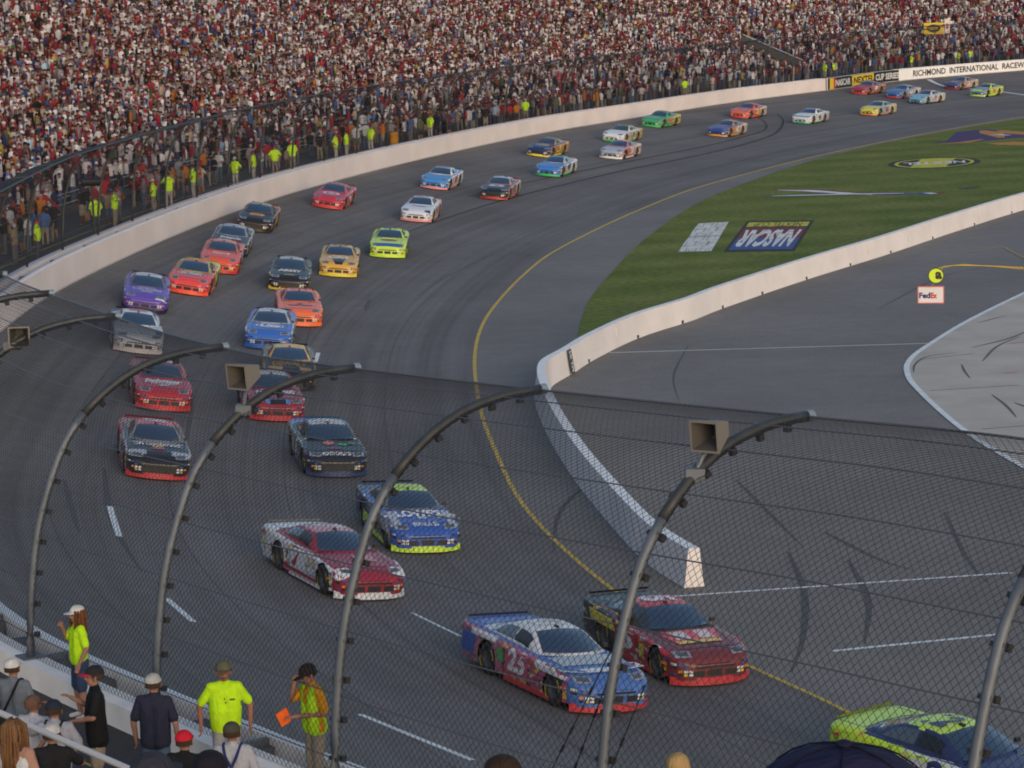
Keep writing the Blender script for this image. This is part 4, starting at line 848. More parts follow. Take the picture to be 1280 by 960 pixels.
CARS = [
 dict(yaw=16, px=1336, py=1032, label='lime and white stock car with dark blue hood, cut off by the lower right corner', hood=NVY, side=WHT, quarter=LIM, roof=LIM, lip=YEL, number='12', ncol=NVY, pillar=NVY, decals=[('wedge', LIM, .15, 1.5, .45, .8, 1, 1, .012)], flank=[(LIM, 3.1, 4.7, .45, .85, 0), (RED, 1.9, 2.3, .3, .6, .2), (LIM, 1.9, 2.9, .62, .82, .1)]),
 dict(yaw=-5, px=894, py=858, label='black, red and yellow stock car with striped hood, nearest the pit wall end', hood=(.16, .025, .03), side=RED, quarter=BLK, roof=RED, lip=RED, number='5', ncol=WHT, pillar=(.03, .04, .05), decals=[('wedge', (.62, .05, .05), .70, 1.5, -.66, .66, .75, 1, .012), ('wedge', (.6, .5, .5), .95, 1.42, -.42, -.10, 1, 1, .016), ('wedge', (.6, .5, .5), .95, 1.42, .12, .44, 1, 1, .016), ('wedge', YEL, .70, .86, -.5, .5, .95, 1, .018)], flank=[(YEL, 3.0, 4.3, .55, .88, .25), (YEL, 1.5, 1.75, .3, .6, 0)]),
 dict(yaw=3, px=769, py=893, label='blue and white stock car with crimson side numbered 25', hood=(.05, .14, .42), side=(.45, .08, .16), quarter=(.40, .14, .20), roof=WHT, lip=RED, number='25', ncol=WHT, deck=BLU, pillar=WHT, decals=[('wedge', SLV, .95, 1.5, -.75, .75, .9, 1, .012), ('wedge', WHT, .5, .72, -.5, .5, .7, 1, .014)], flank=[(GRN, 2.95, 3.18, .42, .68, .05), (BLU, 4.3, 5.0, .3, .9, -.2), (WHT, .45, 1.6, .62, .78, .1), (ORG, 2.7, 2.9, .25, .4, 0), (WHT, 3.3, 4.4, .74, .86, 0)]),
 dict(yaw=8, px=467, py=752, label='crimson hooded stock car with white sides and a dark side number', hood=CRM, side=WHT, quarter=WHT, roof=(.5, .22, .25), lip=WHT, number='7', ncol=CRM, ncol_roof=WHT, pillar=CRM, deck=WHT, decals=[('wedge', WHT, .10, .45, .52, .9, 1, 1, .012), ('wedge', WHT, .10, .45, -.9, -.52, 1, 1, .012), ('patch', (.5, .16, .2), .8, 1.3, -.1, .4, .014)], flank=[(CRM, 1.3, 3.3, .15, .26, 0), (YEL, 1.6, 1.72, .5, .6, 0)]),
 dict(px=535, py=693, label="dark blue stock car with LOWE'S on its hood, lime roof and air dam", hood=BLU, side=(.16, .17, .22), quarter=NVY, roof=LIM, lip=LIM, number='48', ncol=LIM, decals=[('wedge', SLV, .3, 1.5, .62, .82, 1, 1, .012), ('wedge', SLV, .3, 1.5, -.82, -.62, 1, 1, .012), (T, "LOWE'S", (.75, .76, .8), .98, 1.44, .60, dict(bold=.05)), (T, '48', WHT, .78, .92, .14), (T, 'IMPALA SS', WHT, .30, .42, .34), ('oval', LIM, .85, .48, .07, .07, .016)], flank=[(LIM, 2.9, 3.6, .2, .5, 0), (SLV, .45, 1.4, .45, .8, 0)]),
 dict(yaw=1, px=422, py=598, label='black stock car with red and green marks on its hood and a blue air dam', hood=(.012, .016, .028), side=(.05, .05, .06), quarter=(.20, .20, .20), roof=(.50, .50, .52), lip=(.02, .04, .14), number='18', ncol=WHT, deck=SKY, pillar=BLK, decals=[('oval', (.65, .14, .08), 1.25, -.12, .20, .17, .014), ('oval', GRN, 1.12, .30, .13, .17, .014), ('oval', GRN, 1.18, .52, .10, .12, .014), ('wedge', CRM, .62, .76, -.2, .2, 1, 1, .014), (T, 'MONTE CARLO SS', WHT, .22, .33, .42)], flank=[(WHT, 1.8, 1.9, .3, .85, 0), (WHT, 2.9, 3.1, .3, .85, 0)]),
 dict(px=197, py=601, label='black stock car with red roof, long white hood lettering and red air dam', hood=(.014, .014, .022), side=(.36, .30, .30), quarter=RED, roof=(.65, .07, .07), lip=RED, number='29', ncol=WHT, pillar=(.25, .22, .22), decals=[('wedge', (.20, .21, .24), 1.32, 1.5, -.75, .75, 1, 1, .012), (T, 'GM Goodwrench', WHT, 1.12, 1.34, .68, dict(bold=.03)), ('oval', RED, .82, 0, .13, .20, .016), (T, 'GM', YEL, .98, 1.08, .16), ('wedge', SLV, .28, .62, .36, .85, 1, 1, .011), ('wedge', SLV, .28, .62, -.85, -.36, 1, 1, .011)]),
 dict(px=347, py=528, label='crimson stock car with slanted white hood lettering, beside the loudspeaker horn', hood=CRM, side=CRM, quarter=CRM, roof=(.5, .48, .5), lip=RED, number='21', ncol=WHT, decals=[(T, 'Motorcraft', WHT, 1.05, 1.42, .66, dict(bold=.05, shear=.3)), ('wedge', SKY, .10, .36, -.4, .4, 1, 1, .012), ('wedge', BLK, .08, .32, -.26, .26, 1, 1, .015)]),
 dict(px=204, py=515, label='red stock car with large white script on its hood and white on its roof', hood=(.42, .012, .03), side=(.40, .03, .05), quarter=CRM, roof=(.34, .02, .04), lip=RED, number='8', ncol=WHT, decals=[(T, 'Budweiser', WHT, 1.00, 1.38, .62, dict(bold=.05, shear=.3)), (T, 'KING OF BEERS', WHT, .84, .92, .42), (T, '#8', WHT, .62, .76, .16), ('patch', WHT, 2.62, 3.15, -.45, .45, .012)]),
 dict(yaw=-5, px=361, py=489, label='gold and black stock car mostly hidden behind the curved fence post and the crimson car', hood=BLK, side=GLD, quarter=BLK, roof=GLD, lip=BLK, number='17', ncol=GLD, decals=[('wedge', GLD, .35, .7, -.75, -.25, 1, 1, .012), ('wedge', GLD, .35, .7, .35, .75, 1, 1, .012), (T, 'DEWALT', GLD, .85, 1.3, .6, dict(bold=.05))]),
 dict(px=172, py=443, label='silver white stock car with blue fenders at the tip of the second fence post', hood=(.42, .46, .54), side=(.30, .33, .42), quarter=NVY, roof=WHT, lip=(.5, .45, .47), number='40', ncol=RED, pillar=WHT, decals=[('wedge', NVY, .5, 1.2, .62, .84, 1, 1, .012)]),
 dict(yaw=-7, px=334, py=438, label='blue stock car with a white oval reading Lite on its hood', hood=(.02, .12, .50), side=SLV, quarter=BLU, roof=(.5, .52, .56), lip=(.02, .10, .40), number='2', ncol=WHT, pillar=SLV, decals=[('oval', WHT, 1.12, 0, .30, .56, .012), ('oval', (.02, .12, .50), 1.12, 0, .24, .50, .015), (T, 'Lite', WHT, .95, 1.28, .40, dict(bold=.05, off=.02, shear=.2))]),
 dict(px=375, py=409, label='bright orange stock car with a black winged mark on its hood', hood=ORG, side=ORG, quarter=ORG, roof=ORG, lip=ORG, number='31', ncol=BLK, decals=[('wedge', (.05, .03, .10), .85, 1.0, -.45, -.08, 1, 1.2, .012), ('wedge', (.05, .03, .10), .85, 1.0, .08, .45, 1, 1.2, .012), ('patch', (.05, .03, .10), .95, 1.22, -.10, .10, .013)]),
 dict(px=180, py=391, label='purple stock car with pale script on its hood and a white roof', hood=PUR, side=PUR, quarter=(.10, .05, .2), roof=(.52, .52, .56), lip=BLK, number='26', ncol=WHT, pillar=(.15, .10, .3), decals=[(T, 'CROWN', (.45, .42, .6), 1.3, 1.42, .35), (T, 'Carlotta', (.45, .42, .65), 1.0, 1.26, .6, dict(bold=.03, shear=.2)), (T, 'RACING', WHT, .72, .84, .22), ('patch', WHT, .10, .16, .38, .78, .012)]),
 dict(yaw=-4, px=233, py=369, label='red stock car with DU PONT in an oval on its hood and lime flanks', hood=(.72, .04, .04), side=(.55, .06, .04), quarter=LIM, roof=(.65, .12, .03), lip=(.85, .07, .02), number='24', ncol=YEL, deck=LIM, pillar=(.40, .35, .10), decals=[('oval', WHT, 1.10, 0, .26, .62, .012), ('oval', BLK, 1.10, 0, .22, .58, .015), (T, 'DU PONT', WHT, .98, 1.22, .48, dict(bold=.05, off=.02)), ('oval', GRN, .42, -.6, .05, .10, .022)]),
 dict(px=360, py=365, label='black stock car with ARMY in white on its hood and a yellow air dam', hood=BLK, side=(.10, .09, .07), quarter=BLK, roof=(.42, .40, .36), lip=(.6, .42, .03), number='01', ncol=WHT, decals=[(T, 'ARMY', WHT, 1.02, 1.34, .55, dict(bold=.06)), ('wedge', YEL, .40, .46, -.25, .25, 1, 1, .014)]),
 dict(px=422, py=347, label='gold stock car with CAT in white on its hood over a black nose', hood=GLD, side=GLD, quarter=(.35, .22, .04), roof=GLD, lip=YEL, number='22', ncol=BLK, decals=[(T, 'CAT', WHT, 1.0, 1.38, .55, dict(bold=.07)), ('wedge', BLK, .12, .95, -.34, .34, .5, 1, .012)]),
 dict(px=484, py=323, label='lime green stock car with a dark red patch and blue nose on its hood', hood=LIM, side=LIM, quarter=LIM, roof=LIM, lip=LIM, number='6', ncol=BLK, decals=[('oval', CRM, 1.10, 0, .2, .45, .012), ('wedge', BLU, .10, .42, -.75, .75, 1, 1, .012)]),
 dict(px=272, py=342, label='orange red stock car with white hood patch, between two cars in the outer lane', hood=(.70, .07, .03), side=(.60, .08, .04), quarter=(.5, .08, .04), roof=(.75, .17, .05), lip=RED, number='20', ncol=WHT, decals=[('wedge', WHT, .95, 1.3, -.42, .42, .8, 1, .012), (T, 'HOME', ORG, 1.02, 1.22, .3, dict(off=.02))]),
 dict(px=284, py=321, label='dark grey stock car with white script hidden behind the orange red car', hood=(.03, .035, .06), side=(.25, .26, .32), quarter=SLV, roof=(.35, .36, .42), lip=BLK, number='88', ncol=WHT, decals=[(T, 'Friends', WHT, .9, 1.2, .5, dict(bold=.05))]),
 dict(px=316, py=290, label='black stock car with a gold hood oval and orange flank near the outer wall', hood=BLK, side=(.12, .06, .04), quarter=(.45, .12, .04), roof=(.30, .29, .28), lip=BLK, number='14', ncol=YEL, decals=[('oval', GLD, 1.1, 0, .24, .42, .012), ('oval', (.4, .1, .03), 1.08, 0, .12, .25, .016)]),
 dict(px=408, py=261, label='red stock car with a white ring target on its hood beside the outer wall', hood=(.45, .012, .05), side=(.5, .06, .08), quarter=(.48, .05, .07), roof=(.45, .05, .06), lip=RED, number='41', ncol=WHT, decals=[('oval', WHT, 1.08, 0, .34, .5, .012), ('oval', (.45, .012, .05), 1.08, 0, .22, .34, .015), ('oval', WHT, 1.08, 0, .11, .17, .018)]),
 dict(px=519, py=278, label='white stock car with blue and orange marks at the top of its hood', hood=(.55, .60, .70), side=WHT, quarter=(.5, .25, .27), roof=(.50, .48, .52), lip=(.6, .2, .2), number='66', ncol=RED, decals=[('patch', (.1, .18, .5), 1.1, 1.3, -.1, .4, .012), ('patch', (.5, .15, .1), 1.15, 1.32, -.4, -.1, .013), ('wedge', NVY, .12, .30, .55, .8, 1, 1, .013)]),
 dict(px=541, py=237, label='bright blue stock car with a white flank and a pale red air dam', hood=(.03, .22, .60), side=WHT, quarter=WHT, roof=(.25, .42, .65), lip=(.65, .2, .22), number='43', ncol=RED, deck=SKY, decals=[('wedge', (.3, .45, .7), 1.1, 1.25, -.3, .2, 1, 1, .012)]),
 dict(px=616, py=250, label='black stock car with a white oval on its hood and a reddish flank', hood=(.012, .02, .03), side=(.42, .22, .20), quarter=(.38, .36, .34), roof=(.5, .5, .5), lip=(.4, .03, .03), number='77', ncol=BLK, deck=RED, decals=[('oval', WHT, 1.1, 0, .24, .52, .012), ('oval', (.012, .02, .03), 1.12, 0, .12, .2, .016)]),
 dict(px=683, py=221, label='medium blue stock car with a green air dam', hood=(.02, .17, .58), side=(.40, .42, .46), quarter=WHT, roof=(.05, .28, .50), lip=GRN, number='49', ncol=NVY),
 dict(px=671, py=196, label='dark blue stock car with a pale yellow oval on its hood and an orange flank', hood=NVY, side=(.35, .17, .05), quarter=(.45, .24, .08), roof=(.10, .12, .2), lip=YEL, number='15', ncol=YEL, decals=[('oval', (.55, .55, .32), 1.12, 0, .22, .5, .012), (T, 'NAPA', NVY, 1.04, 1.2, .36, dict(off=.018))]),
 dict(px=762, py=199, label='silver stock car with a red roof and a red side panel', hood=(.30, .36, .46), side=(.5, .12, .12), quarter=(.52, .46, .42), roof=(.62, .15, .15), lip=WHT, number='38', ncol=WHT, decals=[('patch', (.55, .25, .28), 1.25, 1.42, -.55, .55, .012)]),
 dict(px=764, py=178, label='white stock car with a bright green air dam and a gold rear flank', hood=(.60, .64, .70), side=(.5, .48, .42), quarter=(.38, .27, .08), roof=(.33, .24, .08), lip=GRN, number='10', ncol=BLK),
 dict(px=812, py=159, label='green stock car with a yellow rear flank beside the outer wall', hood=(.03, .34, .14), side=(.04, .33, .12), quarter=(.50, .42, .12), roof=(.25, .3, .15), lip=GRN, number='25', ncol=ORG, decals=[('wedge', (.3, .42, .35), .7, 1.1, -.5, .5, 1, 1, .012)]),
 dict(px=895, py=171, label='dark blue stock car with orange trim, alone between the two black skid marks', hood=(.02, .06, .28), side=(.40, .20, .10), quarter=(.5, .4, .33), roof=(.35, .22, .12), lip=(.6, .25, .03), number='42', ncol=WHT),
 dict(px=922, py=148, label='red and orange stock car with white tail under the far outer wall', hood=(.62, .10, .06), side=(.62, .07, .06), quarter=(.5, .45, .42), roof=(.55, .06, .06), lip=RED, number='32', ncol=YEL, decals=[('patch', (.15, .2, .5), 1.0, 1.35, -.3, .4, .012), ('patch', (.6, .4, .05), .6, .9, .1, .5, .012)]),
 dict(px=1000, py=155, label='white stock car with a dark green air dam, near the start of the skid marks', hood=(.58, .62, .70), side=WHT, quarter=(.4, .4, .42), roof=(.4, .45, .55), lip=(.02, .28, .15), number='45', ncol=NVY, decals=[('wedge', (.1, .2, .3), .12, .3, -.5, .5, 1, 1, .012)]),
 dict(px=1084, py=145, label='yellow stock car with light blue flanks, lowest on the far straight', hood=(.62, .55, .03), side=(.18, .36, .45), quarter=(.5, .42, .25), roof=(.6, .5, .12), lip=(.5, .12, .05), number='36', ncol=RED),
 dict(px=1072, py=118, label='dark red stock car in front of the yellow wall banner', hood=(.32, .02, .05), side=(.35, .12, .10), quarter=(.42, .2, .14), roof=(.3, .12, .12), lip=RED, number='9', ncol=WHT),
 dict(px=1115, py=123, label='blue stock car with a red air dam and white tail next to the wall banner', hood=(.03, .13, .42), side=(.3, .32, .4), quarter=(.5, .45, .4), roof=(.25, .32, .42), lip=RED, number='44', ncol=WHT),
 dict(px=1144, py=130, label='pale blue and white stock car with a pink roof on the far straight', hood=(.12, .36, .55), side=(.45, .52, .56), quarter=(.50, .47, .42), roof=(.6, .22, .22), lip=NVY, number='19', ncol=RED),
 dict(px=1188, py=112, label='dark blue and white stock car with orange flank below the wall lettering', hood=(.06, .06, .16), side=(.42, .24, .18), quarter=(.5, .38, .32), roof=(.18, .18, .28), lip=CRM, number='16', ncol=WHT, decals=[('wedge', (.45, .45, .55), .8, 1.1, -.4, .4, 1, 1, .012)]),
 dict(px=1220, py=121, label='lime green stock car with blue hood, last car on the far right', hood=(.14, .16, .38), side=(.50, .66, .06), quarter=(.48, .55, .10), roof=LIM, lip=(.35, .75, .05), number='4', ncol=RED, decals=[('wedge', (.3, .7, .05), .08, .45, -.8, .8, 1, 1, .012)]),
]
for c_ in CARS: stock_car(**c_)

# ---------------------------------------------------------------- pit boards on long poles, hose, far scoreboard sign
def face_axes(P):                               # an upright board turned towards the grandstand side of the camera
    n_ = Vector((EYE.x-P.x, EYE.y-P.y, 0)).normalized(); return Vector((0, 0, 1)).cross(n_).normalized()*1, n_, Vector((0, 0, 1))
def at_depth(px, py, D): d = ray(px, py); return EYE+d*(D/d.dot(_f))
def board_text(mb, txt, ax, x0, x1, z0, z1, m, off, bold=.03, shear=0.): text_on(mb, txt, [ax[0]*x0+ax[2]*z0+ax[1]*off, ax[0]*x1+ax[2]*z0+ax[1]*off, ax[0]*x1+ax[2]*z1+ax[1]*off, ax[0]*x0+ax[2]*z1+ax[1]*off], m, bold=bold, shear=shear)
D = 74.0; kx = D/F_PX
P = at_depth(1163.5, 368.5, D); ax = face_axes(P); sx_ = 1 if ax[0].dot(CR) > 0 else -1; ax = (ax[0]*sx_, ax[1], ax[2])
o = thing('pit_board', 'white rectangular pit board with red edge reading FedEx, hanging over the pit road', 'pit board', P); w, h = 33*kx, 22*kx
MB().box((0, 0, 0), (w, .03, h), ax).link('board', [mat('board_red', (.55, .10, .10), .5)], o); MB().box(ax[1]*.018, (w-.06, .01, h-.06), ax).link('face_panel', [mat('board_white', (.62, .62, .66), .5)], o)
mb = MB(); board_text(mb, 'Fed', ax, -w*.44, -w*.02, -h*.20, h*.14, 0, .026, .05); mb.link('lettering', [mat('fx_purple', (.03, .02, .14), .5)], o)
mb = MB(); board_text(mb, 'Ex', ax, -w*.01, w*.24, -h*.20, h*.14, 0, .026, .05); mb.link('lettering', [mat('fx_red', (.45, .03, .03), .5)], o)
MB().tube([ax[0]*.03+Vector((0, 0, h/2)), ax[0]*.35+Vector((0, 0, h/2+.55)), ax[0]*.9+ax[2]*.85, ax[0]*1.8+ax[2]*.78, ax[0]*4.2+ax[2]*.55], .012, 6).link('pole', [M_YEL], o)
P = at_depth(1170, 344.5, D-.5); o = thing('pit_board', 'round lime pit board on a thin yellow pole above the white board', 'pit board', P); r_ = 10*kx
mb = MB(); mb.add([ax[0]*(r_*math.cos(a))+ax[2]*(r_*math.sin(a))+ax[1]*s_ for s_ in (.015, -.015) for a in [2*math.pi*j/28 for j in range(28)]], [tuple(range(28)), tuple(range(28, 56))[::-1]]+[(j, (j+1) % 28, 28+(j+1) % 28, 28+j) for j in range(28)]); mb.link('board', [M_BLACK], o)
mb = MB(); mb.add([ax[0]*(r_*.88*math.cos(a))+ax[2]*(r_*.88*math.sin(a))+ax[1]*.019 for a in [2*math.pi*j/28 for j in range(28)]], [tuple(range(28))]); mb.link('face_panel', [mat('board_lime', (.55, .72, .03), .5)], o)
mb = MB(); board_text(mb, 'a', ax, -r_*.1, r_*.75, -r_*.45, r_*.5, 0, .024, .05); mb.link('lettering', [M_BLACK], o)
MB().tube([ax[2]*r_*.9, ax[0]*.5+ax[2]*(r_+.06), ax[0]*1.4+ax[2]*(r_+.04), ax[0]*4.1+ax[2]*(r_-.12)], .012, 6).link('pole', [M_YEL], o)
o = strip('hose', [(1204, 317), (1228, 313), (1252, 309), (1264, 315), (1290, 328)], .07, M_YEL, .03, kind='thing', label='thin yellow hose lying on the pit road beyond the round pit board', cat='hose')
i = wfind(1150, 3.2, WH, I_FAR, NW); B = wpt(i, 3.2, PD); D2 = (B-EYE).dot(_f); o = thing('scoreboard_sign', 'yellow sign with dark oval beside a white number panel in the far crowd', 'sign', B)
tp = at_depth(1146, 38, D2); MB().tube([Vector((0, 0, 0)), Vector((tp.x-B.x, tp.y-B.y, tp.z-B.z))], .12, 8).link('pole', [M_POSTD], o)
P = at_depth(1167, 35.5, D2)-B; ax = face_axes(P+B); ax = (ax[0]*(1 if ax[0].dot(CR) > 0 else -1), ax[1], ax[2]); kx = D2/F_PX
MB().box(P, (24*kx, .15, 14*kx), ax).link('yellow_panel', [Ry], o); P2 = at_depth(1184, 32.5, D2)-B; MB().box(P2, (6.5*kx, .15, 17*kx), ax).link('number_panel', [mat('panel_white', (.6, .55, .52), .5)], o)
mb = MB(); mb.add([P+ax[0]*(8.5*kx*math.cos(a))+ax[2]*(5*kx*math.sin(a))+ax[1]*.085 for a in [2*math.pi*j/24 for j in range(24)]], [tuple(range(24))]); mb.link('oval', [M_BLACK], o)
mb = MB(); text_on(mb, 'NEXTEL', [P+ax[0]*(s_*6.5*kx)+ax[2]*(t2_*1.5*kx)+ax[1]*.095 for s_, t2_ in ((-1, -1), (1, -1), (1, 1), (-1, 1))]); mb.link('lettering', [Ry], o)
mb = MB(); text_on(mb, '1', [P2+ax[0]*(s_*1.2*kx)+ax[2]*(t2_*3.5*kx)+ax[1]*.085 for s_, t2_ in ((-1, -1), (1, -1), (1, 1), (-1, 1))]); mb.link('lettering', [Rr], o)
MB().tube([tp-B, P], .05, 6).tube([P, P2], .05, 6).link('crossarm', [M_POSTD], o)

# ---------------------------------------------------------------- people
SKIN, SHIRT, TROU, SHOE, HAIR, EYE_ = range(6)
def V3(*a): return Vector(a)
def caps(mb_prims, p0, r0, p1, r1, m): mb_prims.append((Vector(p0), r0, Vector(p1), r1, m))
def figure(pose, female=False, belly=0.0, shorts=False, tank=False, long_shirt=0.0, fingers=True):
    """tapered capsules for one standing body, facing -Y; pose gives elbows, hands and knees"""
    Pm = []; c = lambda *a: caps(Pm, *a); w = .165 if female else .19; hd = pose.get('head', (0, 0))        # head turn handled by rotation about the neck
    lx, ly = pose.get('lean', (0, 0)); L = lambda p: (p[0]+lx*(p[2]-.95) if p[2] > .95 else p[0], p[1]+ly*(p[2]-.95) if p[2] > .95 else p[1], p[2])
    hip = .93
    for s_ in (-1, 1):
        kn = pose.get('knee', {}).get(s_, (.105*s_, -.02, .50)); an = pose.get('ankle', {}).get(s_, (.115*s_, .02, .09))
        c((.088*s_, .01, hip-.02), .102, kn, .072, TROU); c(kn, .070, an, .052 if not shorts else .045, SKIN if shorts else TROU)
        if shorts: c((.088*s_, .01, hip-.02), .112, (kn[0], kn[1], kn[2]+.02), .092, TROU)
        c((an[0], an[1], .05), .045, (an[0]+.02*s_, an[1]-.15, .035), .035, SHOE)
        c((.07*s_, .0, 1.0), .100, (.085*s_, .01, hip), .110 if long_shirt == 0 else .098, TROU)
    bot = .90-long_shirt
    for s_ in (-1, 1):
        c(L((.075*s_, .0, bot+.02)), (.122 if long_shirt < .05 else .140)+belly*.2, L((.07*s_, -.01-belly*.3, 1.12)), .118+belly, SHIRT); c(L((.07*s_, -.01-belly*.3, 1.12)), .116+belly, L((.082*s_, .0, 1.32)), .118, SHIRT)
        c(L((.05*s_, .0, 1.36)), .105, L((w-.02, .0, 1.42) if s_ > 0 else (-(w-.02), .0, 1.42)), .070, SHIRT if not tank else SKIN)
    c(L((0, .01, 1.42)), .075, L((0, .0, 1.50)), .055, SHIRT if not tank else SKIN); nk = Vector(L((0, .0, 1.50)))
    c(nk, .057, nk+V3(0, -.02, .07), .056, SKIN)
    for s_ in (-1, 1): c(nk+V3(.02*s_, .01, -.05), .062, L((.13*s_, .01, 1.425)), .062, SHIRT if not tank else SKIN)
    tp, tr = hd; Rm = Matrix.Rotation(tr, 3, 'Z') @ Matrix.Rotation(tp, 3, 'X'); H = lambda x, y, z: nk+V3(0, -.015, .018)+Rm @ V3(x*1.06, y*1.06, z*1.06)
    c(H(0, .012, .105), .082, H(0, .018, .135), .088, SKIN); c(H(0, -.03, .045), .052, H(0, -.035, .06), .055, SKIN); c(H(0, -.045, .02), .032, H(0, -.05, .03), .030, SKIN)
    c(H(0, -.088, .105), .010, H(0, -.102, .078), .015, SKIN)
    for s_ in (-1, 1): c(H(.086*s_, .015, .075), .018, H(.090*s_, .02, .105), .020, SKIN); c(H(.031*s_, -.072, .108), .011, H(.033*s_, -.072, .108), .011, EYE_)
    c(H(-.022, -.082, .040), .0095, H(.022, -.082, .040), .0095, EYE_+0)
    for s_ in (-1, 1):
        sh = Vector(L((w*s_, 0, 1.395))); el = Vector(pose['elbow'][s_]); ha = Vector(pose['hand'][s_])
        mid = sh.lerp(el, .72); c(sh, .060, mid, .066 if not tank else .046, SHIRT if not tank else SKIN); c(mid.lerp(el, -.1), .050, el, .043, SKIN); c(el, .043, ha, .029, SKIN)
        d = (ha-el).normalized(); a = d.cross(V3(0, 0, 1)); a = a if a.length > .2 else V3(0, 1, 0)
        if abs(d.z) > .7: a = V3(0, -1, 0)
        a = (a-d*a.dot(d)).normalized(); nn = d.cross(a)*(-s_ if abs(d.z) > .7 else 1)
        pm = ha+d*.075
        for k in range(-1, 2): c(ha+a*.008*k, .020, pm+a*.026*k, .017, SKIN)
        if fingers:
            for k, ln in zip((-1.5, -.5, .5, 1.5), (.058, .072, .076, .066)):
                b = pm+a*.020*k+d*.006; m_ = b+d*ln*.5+nn*.008; e_ = m_+d*ln*.38+nn*.030; c(b, .0105, m_, .010, SKIN); c(m_, .010, e_, .009, SKIN)
            b = ha+d*.022+a*.026; m_ = b+d*.028+a*.024+nn*.01; c(b, .014, m_, .012, SKIN); c(m_, .012, m_+d*.028+nn*.016+a*.004, .0105, SKIN)
    return Pm, H
def union(Pm, voxel, smooth_it=4):
    mb = MB()
    for p0, r0, p1, r1, m in Pm:
        d = p1-p0; L = d.length
        if L < 1e-5: d = V3(0, 0, 1); 
        d = d.normalized(); a = d.cross(V3(1, 0, 0)) if abs(d.x) < .8 else d.cross(V3(0, 1, 0)); a.normalize(); b = d.cross(a); n = 12; rings = []
        for t in (-1.45, -1.1, -.6, -.15): rings.append((p0+d*(r0*math.sin(t)), r0*math.cos(t)))
        for t in (.15, .6, 1.1, 1.45): rings.append((p1+d*(r1*math.sin(t)), r1*math.cos(t)))
        V = [c_+a*(r*math.cos(2*math.pi*j/n))+b*(r*math.sin(2*math.pi*j/n)) for c_, r in rings for j in range(n)]
        mb.add(V, [(i*n+j, i*n+(j+1) % n, (i+1)*n+(j+1) % n, (i+1)*n+j) for i in range(len(rings)-1) for j in range(n)]+[tuple(range(n))[::-1], tuple(range((len(rings)-1)*n, len(rings)*n))])
    o = mb.link('tmp', []); md = o.modifiers.new('r', 'REMESH'); md.mode = 'VOXEL'; md.voxel_size = voxel; md.adaptivity = 0; ms = o.modifiers.new('s', 'SMOOTH'); ms.iterations = smooth_it; ms.factor = .5
    bpy.context.view_layer.update(); me = bpy.data.meshes.new_from_object(o.evaluated_get(bpy.context.evaluated_depsgraph_get())); m0 = o.data; bpy.data.objects.remove(o); bpy.data.meshes.remove(m0)
    # each face takes the cloth or skin of the nearest capsule
    n = len(me.polygons); C_ = np.empty(n*3, dtype=np.float32); me.polygons.foreach_get('center', C_); C_ = C_.reshape(n, 3); best = np.full(n, 1e9); mi = np.zeros(n, dtype=np.int32)
    for p0, r0, p1, r1, m in Pm:
        a = np.array(p0[:]); d = np.array((p1-p0)[:]); L2 = max(d @ d, 1e-9); t = np.clip(((C_-a) @ d)/L2, 0, 1); dist = np.linalg.norm(C_-a-t[:, None]*d, axis=1)-(r0+(r1-r0)*t)-(.006 if m in (SHIRT, TROU) else (.004 if m == EYE_ else 0)); u = dist < best; best[u] = dist[u]; mi[u] = m
    me.materials.clear()
    for k in range(6): me.materials.append(M_BLACK)
    me.polygons.foreach_set('material_index', mi); me.polygons.foreach_set('use_smooth', [True]*n); me.update(); return me
_cl = {}
def cloth(c, rough=.9):
    k = tuple(round(v, 3) for v in c)
    if k not in _cl:
        m = _cl[k] = mat('cloth_%d' % len(_cl), c, rough, 0, .2, noise=(9, .12)); n = m.node_tree.nodes; L = m.node_tree.links
        tc = n.new('ShaderNodeTexCoord'); mp = n.new('ShaderNodeMapping'); mp.inputs['Scale'].default_value = (1, 1, .45); t = n.new('ShaderNodeTexNoise'); t.inputs['Scale'].default_value = 11; t.inputs['Distortion'].default_value = 1.2; t.inputs['Detail'].default_value = 3
        bp = n.new('ShaderNodeBump'); bp.inputs['Strength'].default_value = .8; bp.inputs['Distance'].default_value = .035; L.new(tc.outputs['Object'], mp.inputs[0]); L.new(mp.outputs[0], t.inputs['Vector']); L.new(t.outputs[0], bp.inputs['Height']); L.new(bp.outputs[0], n['Principled BSDF'].inputs['Normal'])
    return _cl[k]
